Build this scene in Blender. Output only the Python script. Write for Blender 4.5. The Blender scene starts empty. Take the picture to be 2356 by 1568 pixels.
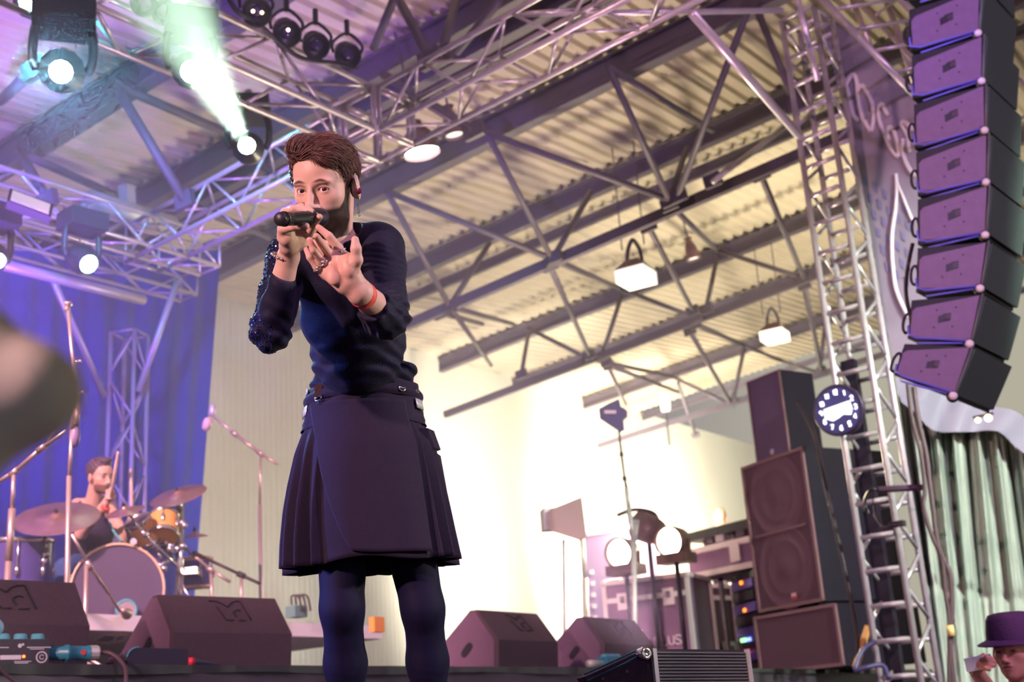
import bpy, bmesh, math, random
import numpy as np
from mathutils import Vector, Matrix
random.seed(7); rng = np.random.default_rng(7)
SC = bpy.context.scene; COL = SC.collection
# ------------------------------------------------------------ camera
IW, IH, FP = 2356, 1568, 2900.0
PIT, ROL, CZ = math.atan(921/FP), math.radians(3.95), 1.5
FW = Vector((0, math.cos(PIT), math.sin(PIT)))
u0 = Vector((0, -math.sin(PIT), math.cos(PIT))); r0 = Vector((1, 0, 0))
RT = r0*math.cos(ROL) - u0*math.sin(ROL)
UP = r0*math.sin(ROL) + u0*math.cos(ROL)
CAM = Vector((0, 0, CZ))
cd = bpy.data.cameras.new('camera'); cam = bpy.data.objects.new('camera', cd); COL.objects.link(cam)
cd.sensor_width = 36; cd.lens = FP/IW*36; cd.clip_start = .02; cd.clip_end = 500
cam.matrix_world = Matrix(((RT.x, UP.x, -FW.x, 0), (RT.y, UP.y, -FW.y, 0), (RT.z, UP.z, -FW.z, CZ), (0, 0, 0, 1)))
cd.dof.use_dof = True; cd.dof.focus_distance = 3.3; cd.dof.aperture_fstop = 4.0; cd.dof.aperture_blades = 0
SC.camera = cam
# ------------------------------------------------------------ colour management
SC.view_settings.view_transform = 'Standard'; SC.view_settings.look = 'None'
SC.view_settings.exposure = 0.52; SC.view_settings.gamma = 1.0; SC.view_settings.use_curve_mapping = False
cy = SC.cycles
cy.use_adaptive_sampling = True; cy.adaptive_threshold = .12; cy.adaptive_min_samples = 8
cy.max_bounces = 3; cy.diffuse_bounces = 2; cy.glossy_bounces = 1; cy.transmission_bounces = 2; cy.volume_bounces = 0; cy.transparent_max_bounces = 4
cy.caustics_reflective = False; cy.caustics_refractive = False; cy.sample_clamp_indirect = 4.0
cy.use_denoising = True; SC.render.use_persistent_data = False
# ------------------------------------------------------------ world: pale daylight reaching under the open hall roof
wd = bpy.data.worlds.new('world'); SC.world = wd; wd.use_nodes = True
wn = wd.node_tree.nodes; wl = wd.node_tree.links
bg = wn['Background']
tc = wn.new('ShaderNodeTexCoord'); sx = wn.new('ShaderNodeSeparateXYZ'); cr = wn.new('ShaderNodeValToRGB')
wl.new(tc.outputs['Generated'], sx.inputs[0]); ma_ = wn.new('ShaderNodeMath'); ma_.operation = 'MULTIPLY_ADD'; ma_.inputs[1].default_value = 1.; ma_.inputs[2].default_value = .45; wl.new(sx.outputs['X'], ma_.inputs[0]); wl.new(ma_.outputs[0], cr.inputs[0])
cr.color_ramp.elements[0].position = .30; cr.color_ramp.elements[0].color = (.10, .07, .42, 1)
cr.color_ramp.elements[1].position = .68; cr.color_ramp.elements[1].color = (1.0, .93, .74, 1)
wl.new(cr.outputs[0], bg.inputs['Color']); bg.inputs['Strength'].default_value = .32
# ------------------------------------------------------------ pixel <-> place helpers (photograph pixels)
def ray(x, y):
    return FW + RT*((x-IW/2)/FP) - UP*((y-IH/2)/FP)
def at(x, y, Y):
    d = ray(x, y); return CAM + d*(Y/d.y)
def atz(x, y, Z):
    d = ray(x, y); return CAM + d*((Z-CZ)/d.z)
def onpl(x, y, q, n):
    d = ray(x, y); return CAM + d*((q-CAM).dot(n)/d.dot(n))
def proj(P):
    q = Vector(P)-CAM; z = q.dot(FW); return IW/2+FP*q.dot(RT)/z, IH/2-FP*q.dot(UP)/z
def gx(px, Y, z):                     # the point of depth Y and height z seen in pixel column px
    lo, hi = -30., 30.
    for _ in range(50):
        m = (lo+hi)/2
        if proj((m, Y, z))[0] < px: lo = m
        else: hi = m
    return Vector((lo, Y, z))
AU = math.radians(36.5)
U_ = Vector((math.sin(AU), math.cos(AU), 0)); V_ = Vector((-math.cos(AU), math.sin(AU), 0)); Z_ = Vector((0, 0, 1))
# ------------------------------------------------------------ lights
def lamp(kind, name, loc, energy, color, target=None, size=.3, spot=60, blend=.5, vol=1.0):
    ld = bpy.data.lights.new(name, kind); o = bpy.data.objects.new(name, ld); COL.objects.link(o)
    o.location = loc; ld.energy = energy; ld.color = color
    if kind == 'AREA': ld.size = size
    else: ld.shadow_soft_size = size
    if kind == 'SPOT': ld.spot_size = math.radians(spot); ld.spot_blend = blend
    if target is not None:
        o.rotation_euler = (Vector(target)-Vector(loc)).to_track_quat('-Z', 'Y').to_euler()
    return o
lamp('POINT', 'blinder_light', at(1500, 1180, 14.3), 500, (1., .86, .58), size=.35)
lamp('SPOT', 'wall_fill', at(1500, 1400, 27), 6500, (1., .93, .70), target=at(1400, 1200, 33), spot=150, blend=1., size=1.2)  # unseen spot added close to the wall to brighten it
lamp('SPOT', 'stage_blue', at(-350, 100, 8), 260, (.05, .22, 1.), target=at(100, 900, 12), spot=75, size=.2)
lamp('SPOT', 'stage_blue_side', at(350, 150, 8), 150, (.14, .12, 1.), target=at(250, 1000, 12), spot=70, size=.2)
lamp('SPOT', 'roof_purple', at(-300, 900, 7), 1200, (.34, .14, 1.), target=at(250, 250, 14), spot=90, size=.2)
lamp('SPOT', 'truss_rose', at(1500, 1500, 8.5), 330, (1., .62, .80), target=at(1000, 150, 8.5), spot=100, size=.2)
lamp('SPOT', 'front_magenta', (-4.5, -1.5, 4.2), 1700, (1., .58, .58), target=at(700, 650, 3.1), spot=66, size=.12)
lamp('SPOT', 'front_violet', (5.0, -.5, 6.8), 1000, (.80, .45, .95), target=at(1500, 1100, 8), spot=80, size=.2)
lamp('SPOT', 'side_warm_white', (5.2, 3.2, 3.6), 650, (1., .90, .70), target=at(780, 500, 3.1), spot=40, size=.15)
lamp('SPOT', 'side_teal', at(60, 150, 6.5), 600, (.25, .75, 1.), target=at(690, 450, 3.1), spot=30, size=.1)
lamp('SPOT', 'stage_wash_pink', (-4.5, 1.5, 6.9), 5600, (1., .55, .62), target=at(300, 1220, 8.3), spot=34, size=.2)
lamp('SPOT', 'head_beam', at(564, 328, 8.2), 12000, (.70, 1., .66), target=at(420, 60, 6.2), spot=13, blend=.6, size=.05)
lamp('SPOT', 'wall_flood_near', at(1290, 1330, 20), 2400, (1., .94, .78), target=at(1250, 1200, 28), spot=140, blend=1., size=1.0)
lamp('SPOT', 'wall_fill_right', at(1640, 1420, 33), 5500, (1., .93, .70), target=at(1600, 1200, 41), spot=150, blend=1., size=1.2)  # added unseen spot lifting the dim right part of the wall
lamp('SPOT', 'roof_fill', (9, 14, 2.3), 3600, (1., .90, .62), target=at(1750, 650, 20), spot=72, blend=1., size=.6)  # fill spot added to brighten the roof, no fixture there
lamp('SPOT', 'cloth_fill', (5.5, 5.0, 5.2), 1700, (.88, 1., .85), target=at(2240, 1200, 11), spot=60, size=.2)  # unseen spot added to lighten the hanging cloth
lamp('SPOT', 'side_blue', (-4.0, 3.4, 2.9), 650, (.16, .24, 1.), target=at(700, 1100, 3.5), spot=20, size=.1)

lamp('SPOT', 'wall_wash_pale', at(700, 1430, 11.6), 300, (.92, .90, 1.), target=at(750, 1000, 20), spot=120, blend=1., size=.3)
lamp('SPOT', 'head_wash_teal', at(60, -60, 6.6), 500, (.10, .75, .80), target=at(350, 330, 9), spot=55, size=.1)
lamp('SPOT', 'array_blue', at(1500, -250, 4.6), 160, (.12, .16, 1.), target=at(2180, 60, 7.2), spot=26, blend=1., size=.1)

# ------------------------------------------------------------ materials
MATS = {}
def mat(name, col, rough=.5, metal=0., emit=None, es=0., noise=.0, nscale=20., bump=0., bscale=80., alpha=1., trans=0., sheen=0., aniso=None, spec=None):
    if name in MATS: return MATS[name]
    m = bpy.data.materials.new(name); m.use_nodes = True; MATS[name] = m
    n, l = m.node_tree.nodes, m.node_tree.links; b = n['Principled BSDF']
    b.inputs['Base Color'].default_value = (*col, 1); b.inputs['Roughness'].default_value = rough
    b.inputs['Metallic'].default_value = metal; b.inputs['Alpha'].default_value = alpha
    b.inputs['Transmission Weight'].default_value = trans; b.inputs['Sheen Weight'].default_value = sheen
    if spec is not None: b.inputs['Specular IOR Level'].default_value = spec
    if emit: b.inputs['Emission Color'].default_value = (*emit, 1); b.inputs['Emission Strength'].default_value = es
    if noise or bump:
        t = n.new('ShaderNodeTexCoord'); x = n.new('ShaderNodeTexNoise'); x.inputs['Scale'].default_value = nscale; x.inputs['Detail'].default_value = 5
        l.new(t.outputs['Object'], x.inputs['Vector'])
    if noise:
        r = n.new('ShaderNodeValToRGB'); r.color_ramp.elements[0].position = .3; r.color_ramp.elements[1].position = .7
        r.color_ramp.elements[0].color = (*[c*(1-noise) for c in col], 1); r.color_ramp.elements[1].color = (*[min(1, c*(1+noise)) for c in col], 1)
        l.new(x.outputs['Fac'], r.inputs[0]); l.new(r.outputs[0], b.inputs['Base Color'])
    if bump:
        y = n.new('ShaderNodeTexNoise'); y.inputs['Scale'].default_value = bscale; y.inputs['Detail'].default_value = 6
        l.new(t.outputs['Object'], y.inputs['Vector'])
        k = n.new('ShaderNodeBump'); k.inputs['Strength'].default_value = bump; k.inputs['Distance'].default_value = .01
        l.new(y.outputs['Fac'], k.inputs['Height']); l.new(k.outputs[0], b.inputs['Normal'])
    return m
# ------------------------------------------------------------ object helpers
def empty(name, loc=(0, 0, 0), label=None, cat=None, group=None):
    o = bpy.data.objects.new(name, None); COL.objects.link(o); o.location = loc; o.empty_display_size = .1
    tag(o, label, cat, group); return o
def tag(o, label=None, cat=None, group=None, kind=None):
    if label: o['label'] = label
    if cat: o['category'] = cat
    if group: o['group'] = group
    if kind: o['kind'] = kind
    return o
def obj(name, bm, m, parent=None, smooth=False, label=None, bevel=0.):
    if bevel:
        bmesh.ops.bevel(bm, geom=[e for e in bm.edges if e.calc_face_angle(0) > .6], offset=bevel, segments=2, affect='EDGES', profile=.6)
    bmesh.ops.recalc_face_normals(bm, faces=bm.faces)
    me = bpy.data.meshes.new(name)
    if parent is not None:                       # geometry is written in world space; move it to the parent's base
        off = Vector(parent.location)
        p = parent.parent
        while p: off += Vector(p.location); p = p.parent
        bmesh.ops.translate(bm, verts=bm.verts, vec=-off)
    bm.to_mesh(me); bm.free()
    for mm in (m if isinstance(m, (list, tuple)) else [m]): me.materials.append(mm)
    if smooth:
        for p in me.polygons: p.use_smooth = True
    o = bpy.data.objects.new(name, me); COL.objects.link(o)
    if parent is not None: o.parent = parent
    if label: o['label'] = label
    return o
def B(): return bmesh.new()
def frame(d):
    d = Vector(d).normalized(); a = Vector((0, 0, 1)) if abs(d.z) < .9 else Vector((1, 0, 0))
    x = a.cross(d).normalized(); return x, d.cross(x), d
def tube(bm, a, b, r, r2=None, n=10, cap=True):
    a, b = Vector(a), Vector(b); x, y, d = frame(b-a); r2 = r if r2 is None else r2; R0 = []; R1 = []
    for i in range(n):
        t = 2*math.pi*i/n; v = x*math.cos(t)+y*math.sin(t)
        R0.append(bm.verts.new(a+v*r)); R1.append(bm.verts.new(b+v*r2))
    for i in range(n): bm.faces.new((R0[i], R0[(i+1) % n], R1[(i+1) % n], R1[i]))
    if cap: bm.faces.new(R0[::-1]); bm.faces.new(R1)
    return bm
def path(bm, pts, r, n=8, closed=False):
    pts = [Vector(p) for p in pts]; rings = []; N = len(pts); prev = None
    rr = r if isinstance(r, (list, tuple)) else [r]*N
    for i, p in enumerate(pts):
        a = pts[i-1] if (i > 0 or closed) else p; b = pts[(i+1) % N] if (i < N-1 or closed) else p
        d = (b-a)
        if d.length < 1e-9: d = Vector((0, 0, 1))
        d.normalize()
        if prev is None: x, y, _ = frame(d)
        else:
            x = prev-d*prev.dot(d)
            if x.length < 1e-6: x, y, _ = frame(d)
            x.normalize(); y = d.cross(x)
        prev = x
        rings.append([bm.verts.new(p+(x*math.cos(2*math.pi*k/n)+y*math.sin(2*math.pi*k/n))*rr[i]) for k in range(n)])
    for i in range(N if closed else N-1):
        A, C = rings[i], rings[(i+1) % N]
        for k in range(n): bm.faces.new((A[k], A[(k+1) % n], C[(k+1) % n], C[k]))
    if not closed: bm.faces.new(rings[0][::-1]); bm.faces.new(rings[-1])
    return bm
def spline(pts, k=8, closed=False):
    pts = [Vector(p) for p in pts]; N = len(pts); out = []
    for i in range(N if closed else N-1):
        if closed: p0, p1, p2, p3 = pts[i-1], pts[i], pts[(i+1) % N], pts[(i+2) % N]
        else: p0, p1, p2, p3 = pts[max(i-1, 0)], pts[i], pts[i+1], pts[min(i+2, N-1)]
        for j in range(k):
            t = j/k; out.append(.5*((2*p1)+(p2-p0)*t+(2*p0-5*p1+4*p2-p3)*t*t+(3*p1-p0-3*p2+p3)*t**3))
    if not closed: out.append(pts[-1])
    return out
def box(bm, c, sx_, sy_, sz_, ax=None, ay=None, az=None):
    c = Vector(c); ax = Vector(ax) if ax is not None else Vector((1, 0, 0)); ay = Vector(ay) if ay is not None else Vector((0, 1, 0)); az = Vector(az) if az is not None else ax.cross(ay)
    v = [bm.verts.new(c+ax*(i*sx_/2)+ay*(j*sy_/2)+az*(k*sz_/2)) for i in (-1, 1) for j in (-1, 1) for k in (-1, 1)]
    for f in ((0, 1, 3, 2), (4, 6, 7, 5), (0, 4, 5, 1), (2, 3, 7, 6), (0, 2, 6, 4), (1, 5, 7, 3)): bm.faces.new([v[i] for i in f])
    return bm
def prism(bm, pts, vec):
    a = [bm.verts.new(Vector(p)) for p in pts]; b = [bm.verts.new(Vector(p)+Vector(vec)) for p in pts]; n = len(a)
    for i in range(n): bm.faces.new((a[i], a[(i+1) % n], b[(i+1) % n], b[i]))
    bm.faces.new(a[::-1]); bm.faces.new(b); return bm
def lathe(bm, prof, c, d, n=32, closed=False, ex=None, ell=1.0):
    """prof: list of (radius, height along d)"""
    c = Vector(c); x, y, d = frame(d)
    if ex is not None: x = Vector(ex).normalized(); y = d.cross(x)
    rings = []
    for r, h in prof:
        if r < 1e-6: rings.append([bm.verts.new(c+d*h)])
        else: rings.append([bm.verts.new(c+d*h+x*(r*math.cos(2*math.pi*k/n))+y*(r*ell*math.sin(2*math.pi*k/n))) for k in range(n)])
    for A, C in zip(rings, rings[1:]):
        for k in range(n):
            q = [A[k % len(A)], A[(k+1) % len(A)], C[(k+1) % len(C)], C[k % len(C)]]; u = []
            for w in q:
                if w not in u: u.append(w)
            if len(u) > 2: bm.faces.new(u)
    return bm
def quadstrip(bm, A, C):
    a = [bm.verts.new(p) for p in A]; c = [bm.verts.new(p) for p in C]
    for i in range(len(a)-1): bm.faces.new((a[i], a[i+1], c[i+1], c[i]))
    return bm
def disc(bm, c, d, r, n=24):
    c = Vector(c); x, y, d = frame(d)
    bm.faces.new([bm.verts.new(c+x*(r*math.cos(2*math.pi*k/n))+y*(r*math.sin(2*math.pi*k/n))) for k in range(n)]); return bm
# ------------------------------------------------------------ palette
M_ALU = mat('aluminium_tube', (.62, .56, .60), .32, .45, noise=.08, nscale=9)
M_ALUD = mat('dull_aluminium', (.36, .33, .42), .45, .4)
M_BLK = mat('black_plastic', (.02, .018, .026), .45)
M_BLK2 = mat('black_steel', (.035, .03, .042), .35, .3)
M_PAINT = mat('speaker_paint', (.062, .036, .048), .62, bump=.35, bscale=160, noise=.15, nscale=60)
M_STEEL = mat('roof_steel', (.13, .105, .14), .55, .2)
M_CHROME = mat('chrome', (.85, .83, .82), .12, 1.)
M_CABLE = mat('black_cable', (.035, .02, .03), .5)

# ============================================================ HALL
WQ = at(1100, 845, 25)
VP_P, VP_C, VP_W = ray(-3100, 2550).normalized(), ray(3055, 1100).normalized(), ray(2487, 1233).normalized()
RN = VP_P.cross(VP_C).normalized()
if RN.z > 0: RN = -RN
def roofpt(x, y, off=0.): return onpl(x, y, WQ+RN*off, RN)
# ground
M_FLOOR = mat('hall_concrete', (.22, .20, .22), .8, noise=.25, nscale=1.5, bump=.2, bscale=30)
bm = B(); box(bm, (0, 18, -.05), 120, 90, .1); tag(obj('floor', bm, M_FLOOR), kind='structure')
# corrugated roof
M_ROOF = mat('painted_roof_sheet', (.66, .57, .46), .55, noise=.10, nscale=.6)
C_, P_ = VP_C, (VP_P - VP_C*VP_P.dot(VP_C)).normalized()
bm = B(); per = .19; xs = []
k = -215
while k < 270:
    b0 = k*per
    for f, h in ((0, 0), (.35, 0), (.50, -.05), (.85, -.05)): xs.append((b0+f*per, h))
    k += 1
prev = None
cend = (roofpt(1700, 868)-WQ).dot(C_)
for c0, c1 in ((-30, cend),):
    A = [WQ+P_*s+C_*c0-RN*(-h) for s, h in xs]; D = [WQ+P_*s+C_*c1-RN*(-h) for s, h in xs]
    quadstrip(bm, A, D)
ro = obj('ceiling', bm, M_ROOF); tag(ro, kind='structure')
mo = ro.modifiers.new('s', 'SOLIDIFY'); mo.thickness = .01
# wall: ribbed cladding, vertical
WH = Vector((VP_W.x, VP_W.y, 0)).normalized(); WNn = Vector((WH.y, -WH.x, 0))
if WNn.y > 0: WNn = -WNn
M_WALL = mat('cream_wall_cladding', (.70, .675, .60), .6, noise=.05, nscale=.35)
def clad(name, a, b, za, zb, z0, mt):
    """vertical cladding from plan point a to b, top height za..zb"""
    L = (b-a).length; d = (b-a).normalized(); nrm = Vector((d.y, -d.x, 0))
    if nrm.dot(CAM-a) < 0: nrm = -nrm
    pr = []; s = 0.
    while s < L:
        for f, h in ((0, 0), (.06, 0), (.075, .012), (.125, .012)): pr.append((s+f, h))
        s += .14
    A = [Vector((a.x, a.y, z0))+d*t+nrm*h for t, h in pr]
    D = [Vector((a.x, a.y, za+(zb-za)*t/L))+d*t+nrm*h for t, h in pr]
    bm = B(); quadstrip(bm, A, D); return obj(name, bm, mt)
wa, wb = WQ-WH*26, WQ+WH*32.0
zt = lambda p: WQ.z+(Vector((p.x, p.y, 0))-Vector((WQ.x, WQ.y, 0))).dot(WH)*VP_W.z/Vector((VP_W.x, VP_W.y, 0)).length
tag(clad('wall_back', wa, wb, zt(wa), zt(wb), 0, M_WALL), kind='structure')
# roof beams (parallel dark purlins)
def plline(bm, px, py, off, w, h, l0=-40, l1=40):
    p = roofpt(px, py, off); box(bm, p+P_*((l0+l1)/2), l1-l0, w, h, P_, C_, RN)
beams = [(130, 290, .28, .4, 'dark roof beam across the far upper left behind the stage lights'),
         (480, 430, .25, .4, 'dark roof beam running behind the left end of the ladder-like side truss'),
         (960, 104, .25, .35, 'dark roof beam above the four unlit spotlights'),
         (1117, 306, .30, .42, 'broad dark roof beam passing just above the round glowing hall lamp'),
         (1260, 60, .22, .3, 'roof beam seen through the side truss at the top centre'),
         (1370, 428, .24, .34, 'dark roof beam with notched shadow between side truss and hanging lamps'),
         (1320, 520, .14, .2, 'thin roof beam next below the notched dark beam'),
         (1430, 675, .28, .34, 'dark roof beam behind the nearer square hanging lamp'),
         (1500, 760, .14, .2, 'thin roof beam below the nearer square hanging lamp'),
         (1713, 798, .28, .34, 'dark roof beam behind the farther square hanging lamp'),
         (1740, 872, .16, .2, 'lowest roof beam, just above the bright opening at right'),
         (1560, 80, .26, .36, 'roof beam behind the sloping brace of the tower')]
for i, (x, y, w, h, lb) in enumerate(beams):
    w *= .62; h *= .7; p = roofpt(x, y, .06+h/2); bm = B()
    box(bm, p, 80, w*.35, h, P_, C_, RN); box(bm, p+RN*(h/2), 80, w, .03, P_, C_, RN); box(bm, p-RN*(h/2-.02), 80, w, .03, P_, C_, RN)
    tag(obj('roof_beam', bm, M_STEEL), lb, 'beam', None)
# lattice trusses below the roof
T, L = .45, 1.5
def rp(n): return roofpt(n[0], n[1], n[2])
def rtruss(label, chords, diags, r=.038):
    c0 = rp(chords[0][0]) if chords else rp(diags[0][0])
    e = empty('roof_truss', c0, label, 'truss')
    for a, b in chords:
        bm = B(); p = rp(a); q = rp(b); d = (q-p).normalized(); box(bm, (p+q)/2, (q-p).length+1.5, .11, .12, d, C_, RN); obj('chord', bm, M_STEEL, e)
    for a, b in diags:
        bm = B(); tube(bm, rp(a), rp(b), r, n=8); obj('brace', bm, M_STEEL, e, True)
    nodes = {}
    for a, b in diags:
        for q in (a, b):
            if q[2] > 1: nodes[(q[0]//12, q[1]//12)] = q
    for q in nodes.values():
        bm = B(); box(bm, rp(q), .2, .06, .14, P_, C_, RN); obj('gusset_plate', bm, M_STEEL, e, bevel=.02)
rtruss('roof lattice truss spanning behind the singer shoulder up to the tower', [((1035, 705, L), (1850, 352, L))],
       [((890, 440, T), (1035, 705, L)), ((890, 440, T), (1270, 595, L)), ((1120, 305, T), (1270, 595, L)), ((1120, 305, T), (1540, 460, L)), ((1400, 155, T), (1540, 460, L)), ((1400, 155, T), (1640, 300, T)),
        ((1717, 33, T), (1560, 450, L)), ((1745, 30, T), (1830, 240, L)), ((1125, 560, T), (1035, 705, L)), ((1360, 440, T), (1275, 590, L)), ((1640, 415, L), (1815, 290, T)), ((1580, 340, T), (1540, 460, L))])
rtruss('roof lattice truss crossing above the square hanging lamps', [((1100, 925, L), (1950, 605, L))],
       [((1035, 705, L), (1180, 745, T)), ((1270, 595, L), (1430, 665, T)), ((1430, 665, T), (1600, 730, L)), ((1430, 680, T), (1385, 820, L)), ((1650, 590, T), (1625, 710, L)), ((1650, 575, T), (1850, 640, L)), ((1215, 755, T), (1355, 825, L)),
        ((1265, 610, L), (1357, 817, L)), ((1491, 519, L), (1594, 714, L)), ((1540, 470, L), (1650, 575, T)), ((1750, 400, L), (1850, 640, L)), ((1035, 705, L), (1130, 840, T)), ((1215, 770, T), (1200, 860, L)), ((1110, 745, T), (1015, 720, L))])
rtruss('lowest roof lattice truss at right above the wall edge', [((1440, 1005, L), (1960, 838, L))],
       [((1355, 825, L), (1545, 865, T)), ((1545, 865, T), (1690, 935, L)), ((1600, 745, L), (1713, 795, T)), ((1587, 760, L), (1680, 925, L)), ((1395, 833, L), (1440, 930, T)), ((1713, 798, T), (1686, 920, L)), ((1797, 829, T), (1890, 860, L)), ((1713, 795, T), (1797, 829, T)),
        ((1850, 655, L), (1890, 850, L)), ((1900, 735, T), (1885, 855, L)), ((1560, 880, T), (1600, 1000, L)), ((1740, 930, L), (1850, 1010, T)), ((1400, 840, L), (1570, 905, T))], .045)
rtruss('roof lattice truss behind the upper left stage lights', [],
       [((265, 195, T), (425, 460, L)), ((265, 195, T), (545, 315, T)), ((45, 350, T), (110, 460, L)), ((45, 350, T), (330, 478, T)), ((0, 232, T), (78, 160, L)), ((430, 470, T), (620, 545, T)), ((570, 360, T), (760, 480, L))], .045)
rtruss('roof lattice truss at the top centre above the side truss', [],
       [((907, -20, T), (990, 135, L)), ((1050, 0, T), (1015, 130, L)), ((1150, 0, T), (1050, 120, T)), ((910, -10, T), (860, 110, T)), ((880, 170, T), (1090, 300, L)), ((1400, -10, T), (1230, 110, T))], .04)
# round and square hall lamps
M_LAMPHOT = mat('lamp_glass_lit', (1, 1, 1), .4, emit=(1, .96, .9), es=9)
M_LAMPDIM = mat('lamp_glass_dim', (.9, .92, .85), .4, emit=(.95, .93, .8), es=.85)
M_SHADE = mat('lamp_shade_red_brown', (.20, .11, .11), .5)
M_ZINC = mat('zinc_bracket', (.55, .58, .50), .5, .4)
def round_lamp(px, py, r, m, off, lb):
    c = roofpt(px, py, off); e = empty('hall_lamp', c, lb, 'lamp')
    bm = B(); lathe(bm, [(r*.96, -.01), (r*.98, -.03), (0, -.035)], c, -RN.normalized()*-1 if RN.z > 0 else -RN, 40)
    up = -RN
    bm.free(); bm = B(); lathe(bm, [(0, .0), (r*.93, 0), (r*.95, .01), (0, .012)], c, up, 40); obj('diffuser', bm, m, e, True)
    bm = B(); lathe(bm, [(r, -.03), (r*1.02, 0), (r*.8, .16), (r*.35, .26), (.06, .3), (0, .3)], c, up, 40); obj('reflector', bm, M_SHADE, e, True)
    bm = B(); tube(bm, c+up*.28, c+up*(off-.05), .012); obj('hanger', bm, M_STEEL, e)
round_lamp(970, 347, .17, M_LAMPHOT, 1.3, 'round brightly glowing hall lamp just right of the singer hair')
round_lamp(1045, 307, .10, M_LAMPDIM, .9, 'small dim round hall lamp beside the brightly glowing one')
round_lamp(1595, 592, .10, M_LAMPDIM, 1.1, 'small dim round hall lamp between the two square hanging lamps')
def sq_lamp(px, py, s, lb):
    c = roofpt(px, py, 1.8); e = empty('hanging_lamp', c, lb, 'lamp'); h = s*.55
    a, b = Vector((.85, -.5, 0)).normalized(), Vector((.5, .85, 0)).normalized()
    bm = B()
    lo = [c+a*(i*s)+b*(j*s) for i, j in ((-1, -1), (1, -1), (1, 1), (-1, 1))]; hi = [c+a*(i*s*.45)+b*(j*s*.45)+Z_*h*1.2 for i, j in ((-1, -1), (1, -1), (1, 1), (-1, 1))]
    v = [bm.verts.new(p) for p in lo]+[bm.verts.new(p) for p in hi]
    for i in range(4): bm.faces.new((v[i], v[(i+1) % 4], v[4+(i+1) % 4], v[4+i]))
    bm.faces.new(v[4:]); obj('shade', bm, M_SHADE, e)
    bm = B(); box(bm, c-Z_*.09, s*2.0, s*2.0, .16, a, b); obj('diffuser', bm, M_LAMPDIM, e, bevel=.02)
    bm = B(); path(bm, spline([c+Z_*h+a*.1, c+Z_*(h+.16)+a*.08, c+Z_*(h+.3), c+Z_*(h+.16)-a*.08, c+Z_*h-a*.1], 5), .025); obj('hook', bm, M_STEEL, e)
    for q in (-1, 1):
        bm = B(); p = c+Z_*(h+.2)+a*(q*.15); tube(bm, p, p+Z_*1.4, .009, n=6); obj('suspension_wire', bm, M_STEEL, e)
sq_lamp(1462, 622, .19, 'hanging lamp with red-brown shade and square pale glass, nearer of the two')
sq_lamp(1781, 762, .19, 'hanging lamp with red-brown shade and square pale glass, beside the tower')
# white double tube fixture left
c = roofpt(300, 488, .9); e = empty('tube_fixture', c, 'pale tubular fitting hung from the roof above the rear lighting truss', 'lamp')
a = (roofpt(345, 500, .9)-roofpt(245, 470, .9)).normalized(); n2 = a.cross(Z_).normalized()
bm = B(); tube(bm, c-a*.55, c+a*.6, .10, n=14); obj('tube', bm, M_ZINC, e, True)
bm = B(); box(bm, c-a*.05+Z_*.12, .12, .12, .3, a, n2); obj('clamp', bm, M_ZINC, e)
# slim flood lamp in the wall opening
c = roofpt(1530, 925, 1.6); e = empty('wall_lamp', c, 'slim white lamp on a bracket above the wall top', 'lamp')
bm = B(); lathe(bm, [(0, -.2), (.09, -.18), (.11, 0), (.09, .18), (0, .2)], c, Z_, 16); obj('lamp_glass', bm, M_LAMPDIM, e, True)
bm = B(); tube(bm, c-Z_*.2, c-Z_*.9, .02); obj('bracket', bm, M_STEEL, e)

# ============================================================ STAGE
SZ = 1.935                                     # stage floor height
RZ = 2.44                                     # drum riser height
E0 = gx(450, 6.0, SZ)                        # a point on the front edge of the stage

def sp(u, v, z=SZ):                           # stage coordinates: along the edge, upstage
    return Vector((E0.x, E0.y, 0))+U_*u+V_*v+Z_*z
def edge(px, v, z=0.):            # the point v upstage of the edge seen in picture column px
    lo, hi = -4.5, 9.6
    for _ in range(50):
        m = (lo+hi)/2
        if proj(sp(m, v, SZ+z))[0] < px: lo = m
        else: hi = m
    return sp(lo, v, SZ+z)
M_VINYL = mat('black_glossy_vinyl', (.045, .055, .055), .22, bump=.25, bscale=14)
M_SKIRT = mat('black_stage_cloth', (.014, .012, .026), .8)
M_DECK = mat('dark_stage_deck', (.07, .06, .08), .5, noise=.3, nscale=4)
bm = B(); prism(bm, [sp(q, w, SZ-.12) for q, w in ((-4.5, 0), (9.6, 0), (9.6, 1.2), (12.2, 1.2), (12.2, 5.9), (-4.5, 5.9))], Z_*.12)
e = obj('stage_deck', bm, M_DECK); tag(e, 'dark stage deck carrying the floor monitors and the drums', 'stage')
bm = B(); n = 240
A = [sp(-4.5+14.1*i/n, -.012-.006*math.sin(i*.9)-.004*math.sin(i*2.3), SZ+.004) for i in range(n+1)]
D = [sp(-4.5+14.1*i/n, -.018-.012*math.sin(i*.47)-.006*math.sin(i*1.7), SZ-.036-.007*math.sin(i*.21)) for i in range(n+1)]
quadstrip(bm, A, D)
bm2 = obj('edge_band', bm, M_VINYL, e, True, label='glossy black vinyl band along the edge')
bm = B(); n = 500
A = [sp(-4.5+14.1*i/n, .03, SZ-.03) for i in range(n+1)]
D = [sp(-4.5+14.1*i/n, .03+.03*math.sin(i*.8)*math.sin(i*.13), 0) for i in range(n+1)]
quadstrip(bm, A, D)
tag(obj('stage_skirt', bm, M_SKIRT, e, True))
# low front platform the singer stands on
PZ = 1.41
bm = B(); c = Vector((-.42, 3.85, PZ/2)); box(bm, c, 2.4, 1.3, PZ, U_, V_)
tag(obj('front_platform', bm, M_SKIRT, bevel=.01), 'black front platform under the singer, below the stage edge', 'platform')
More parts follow.
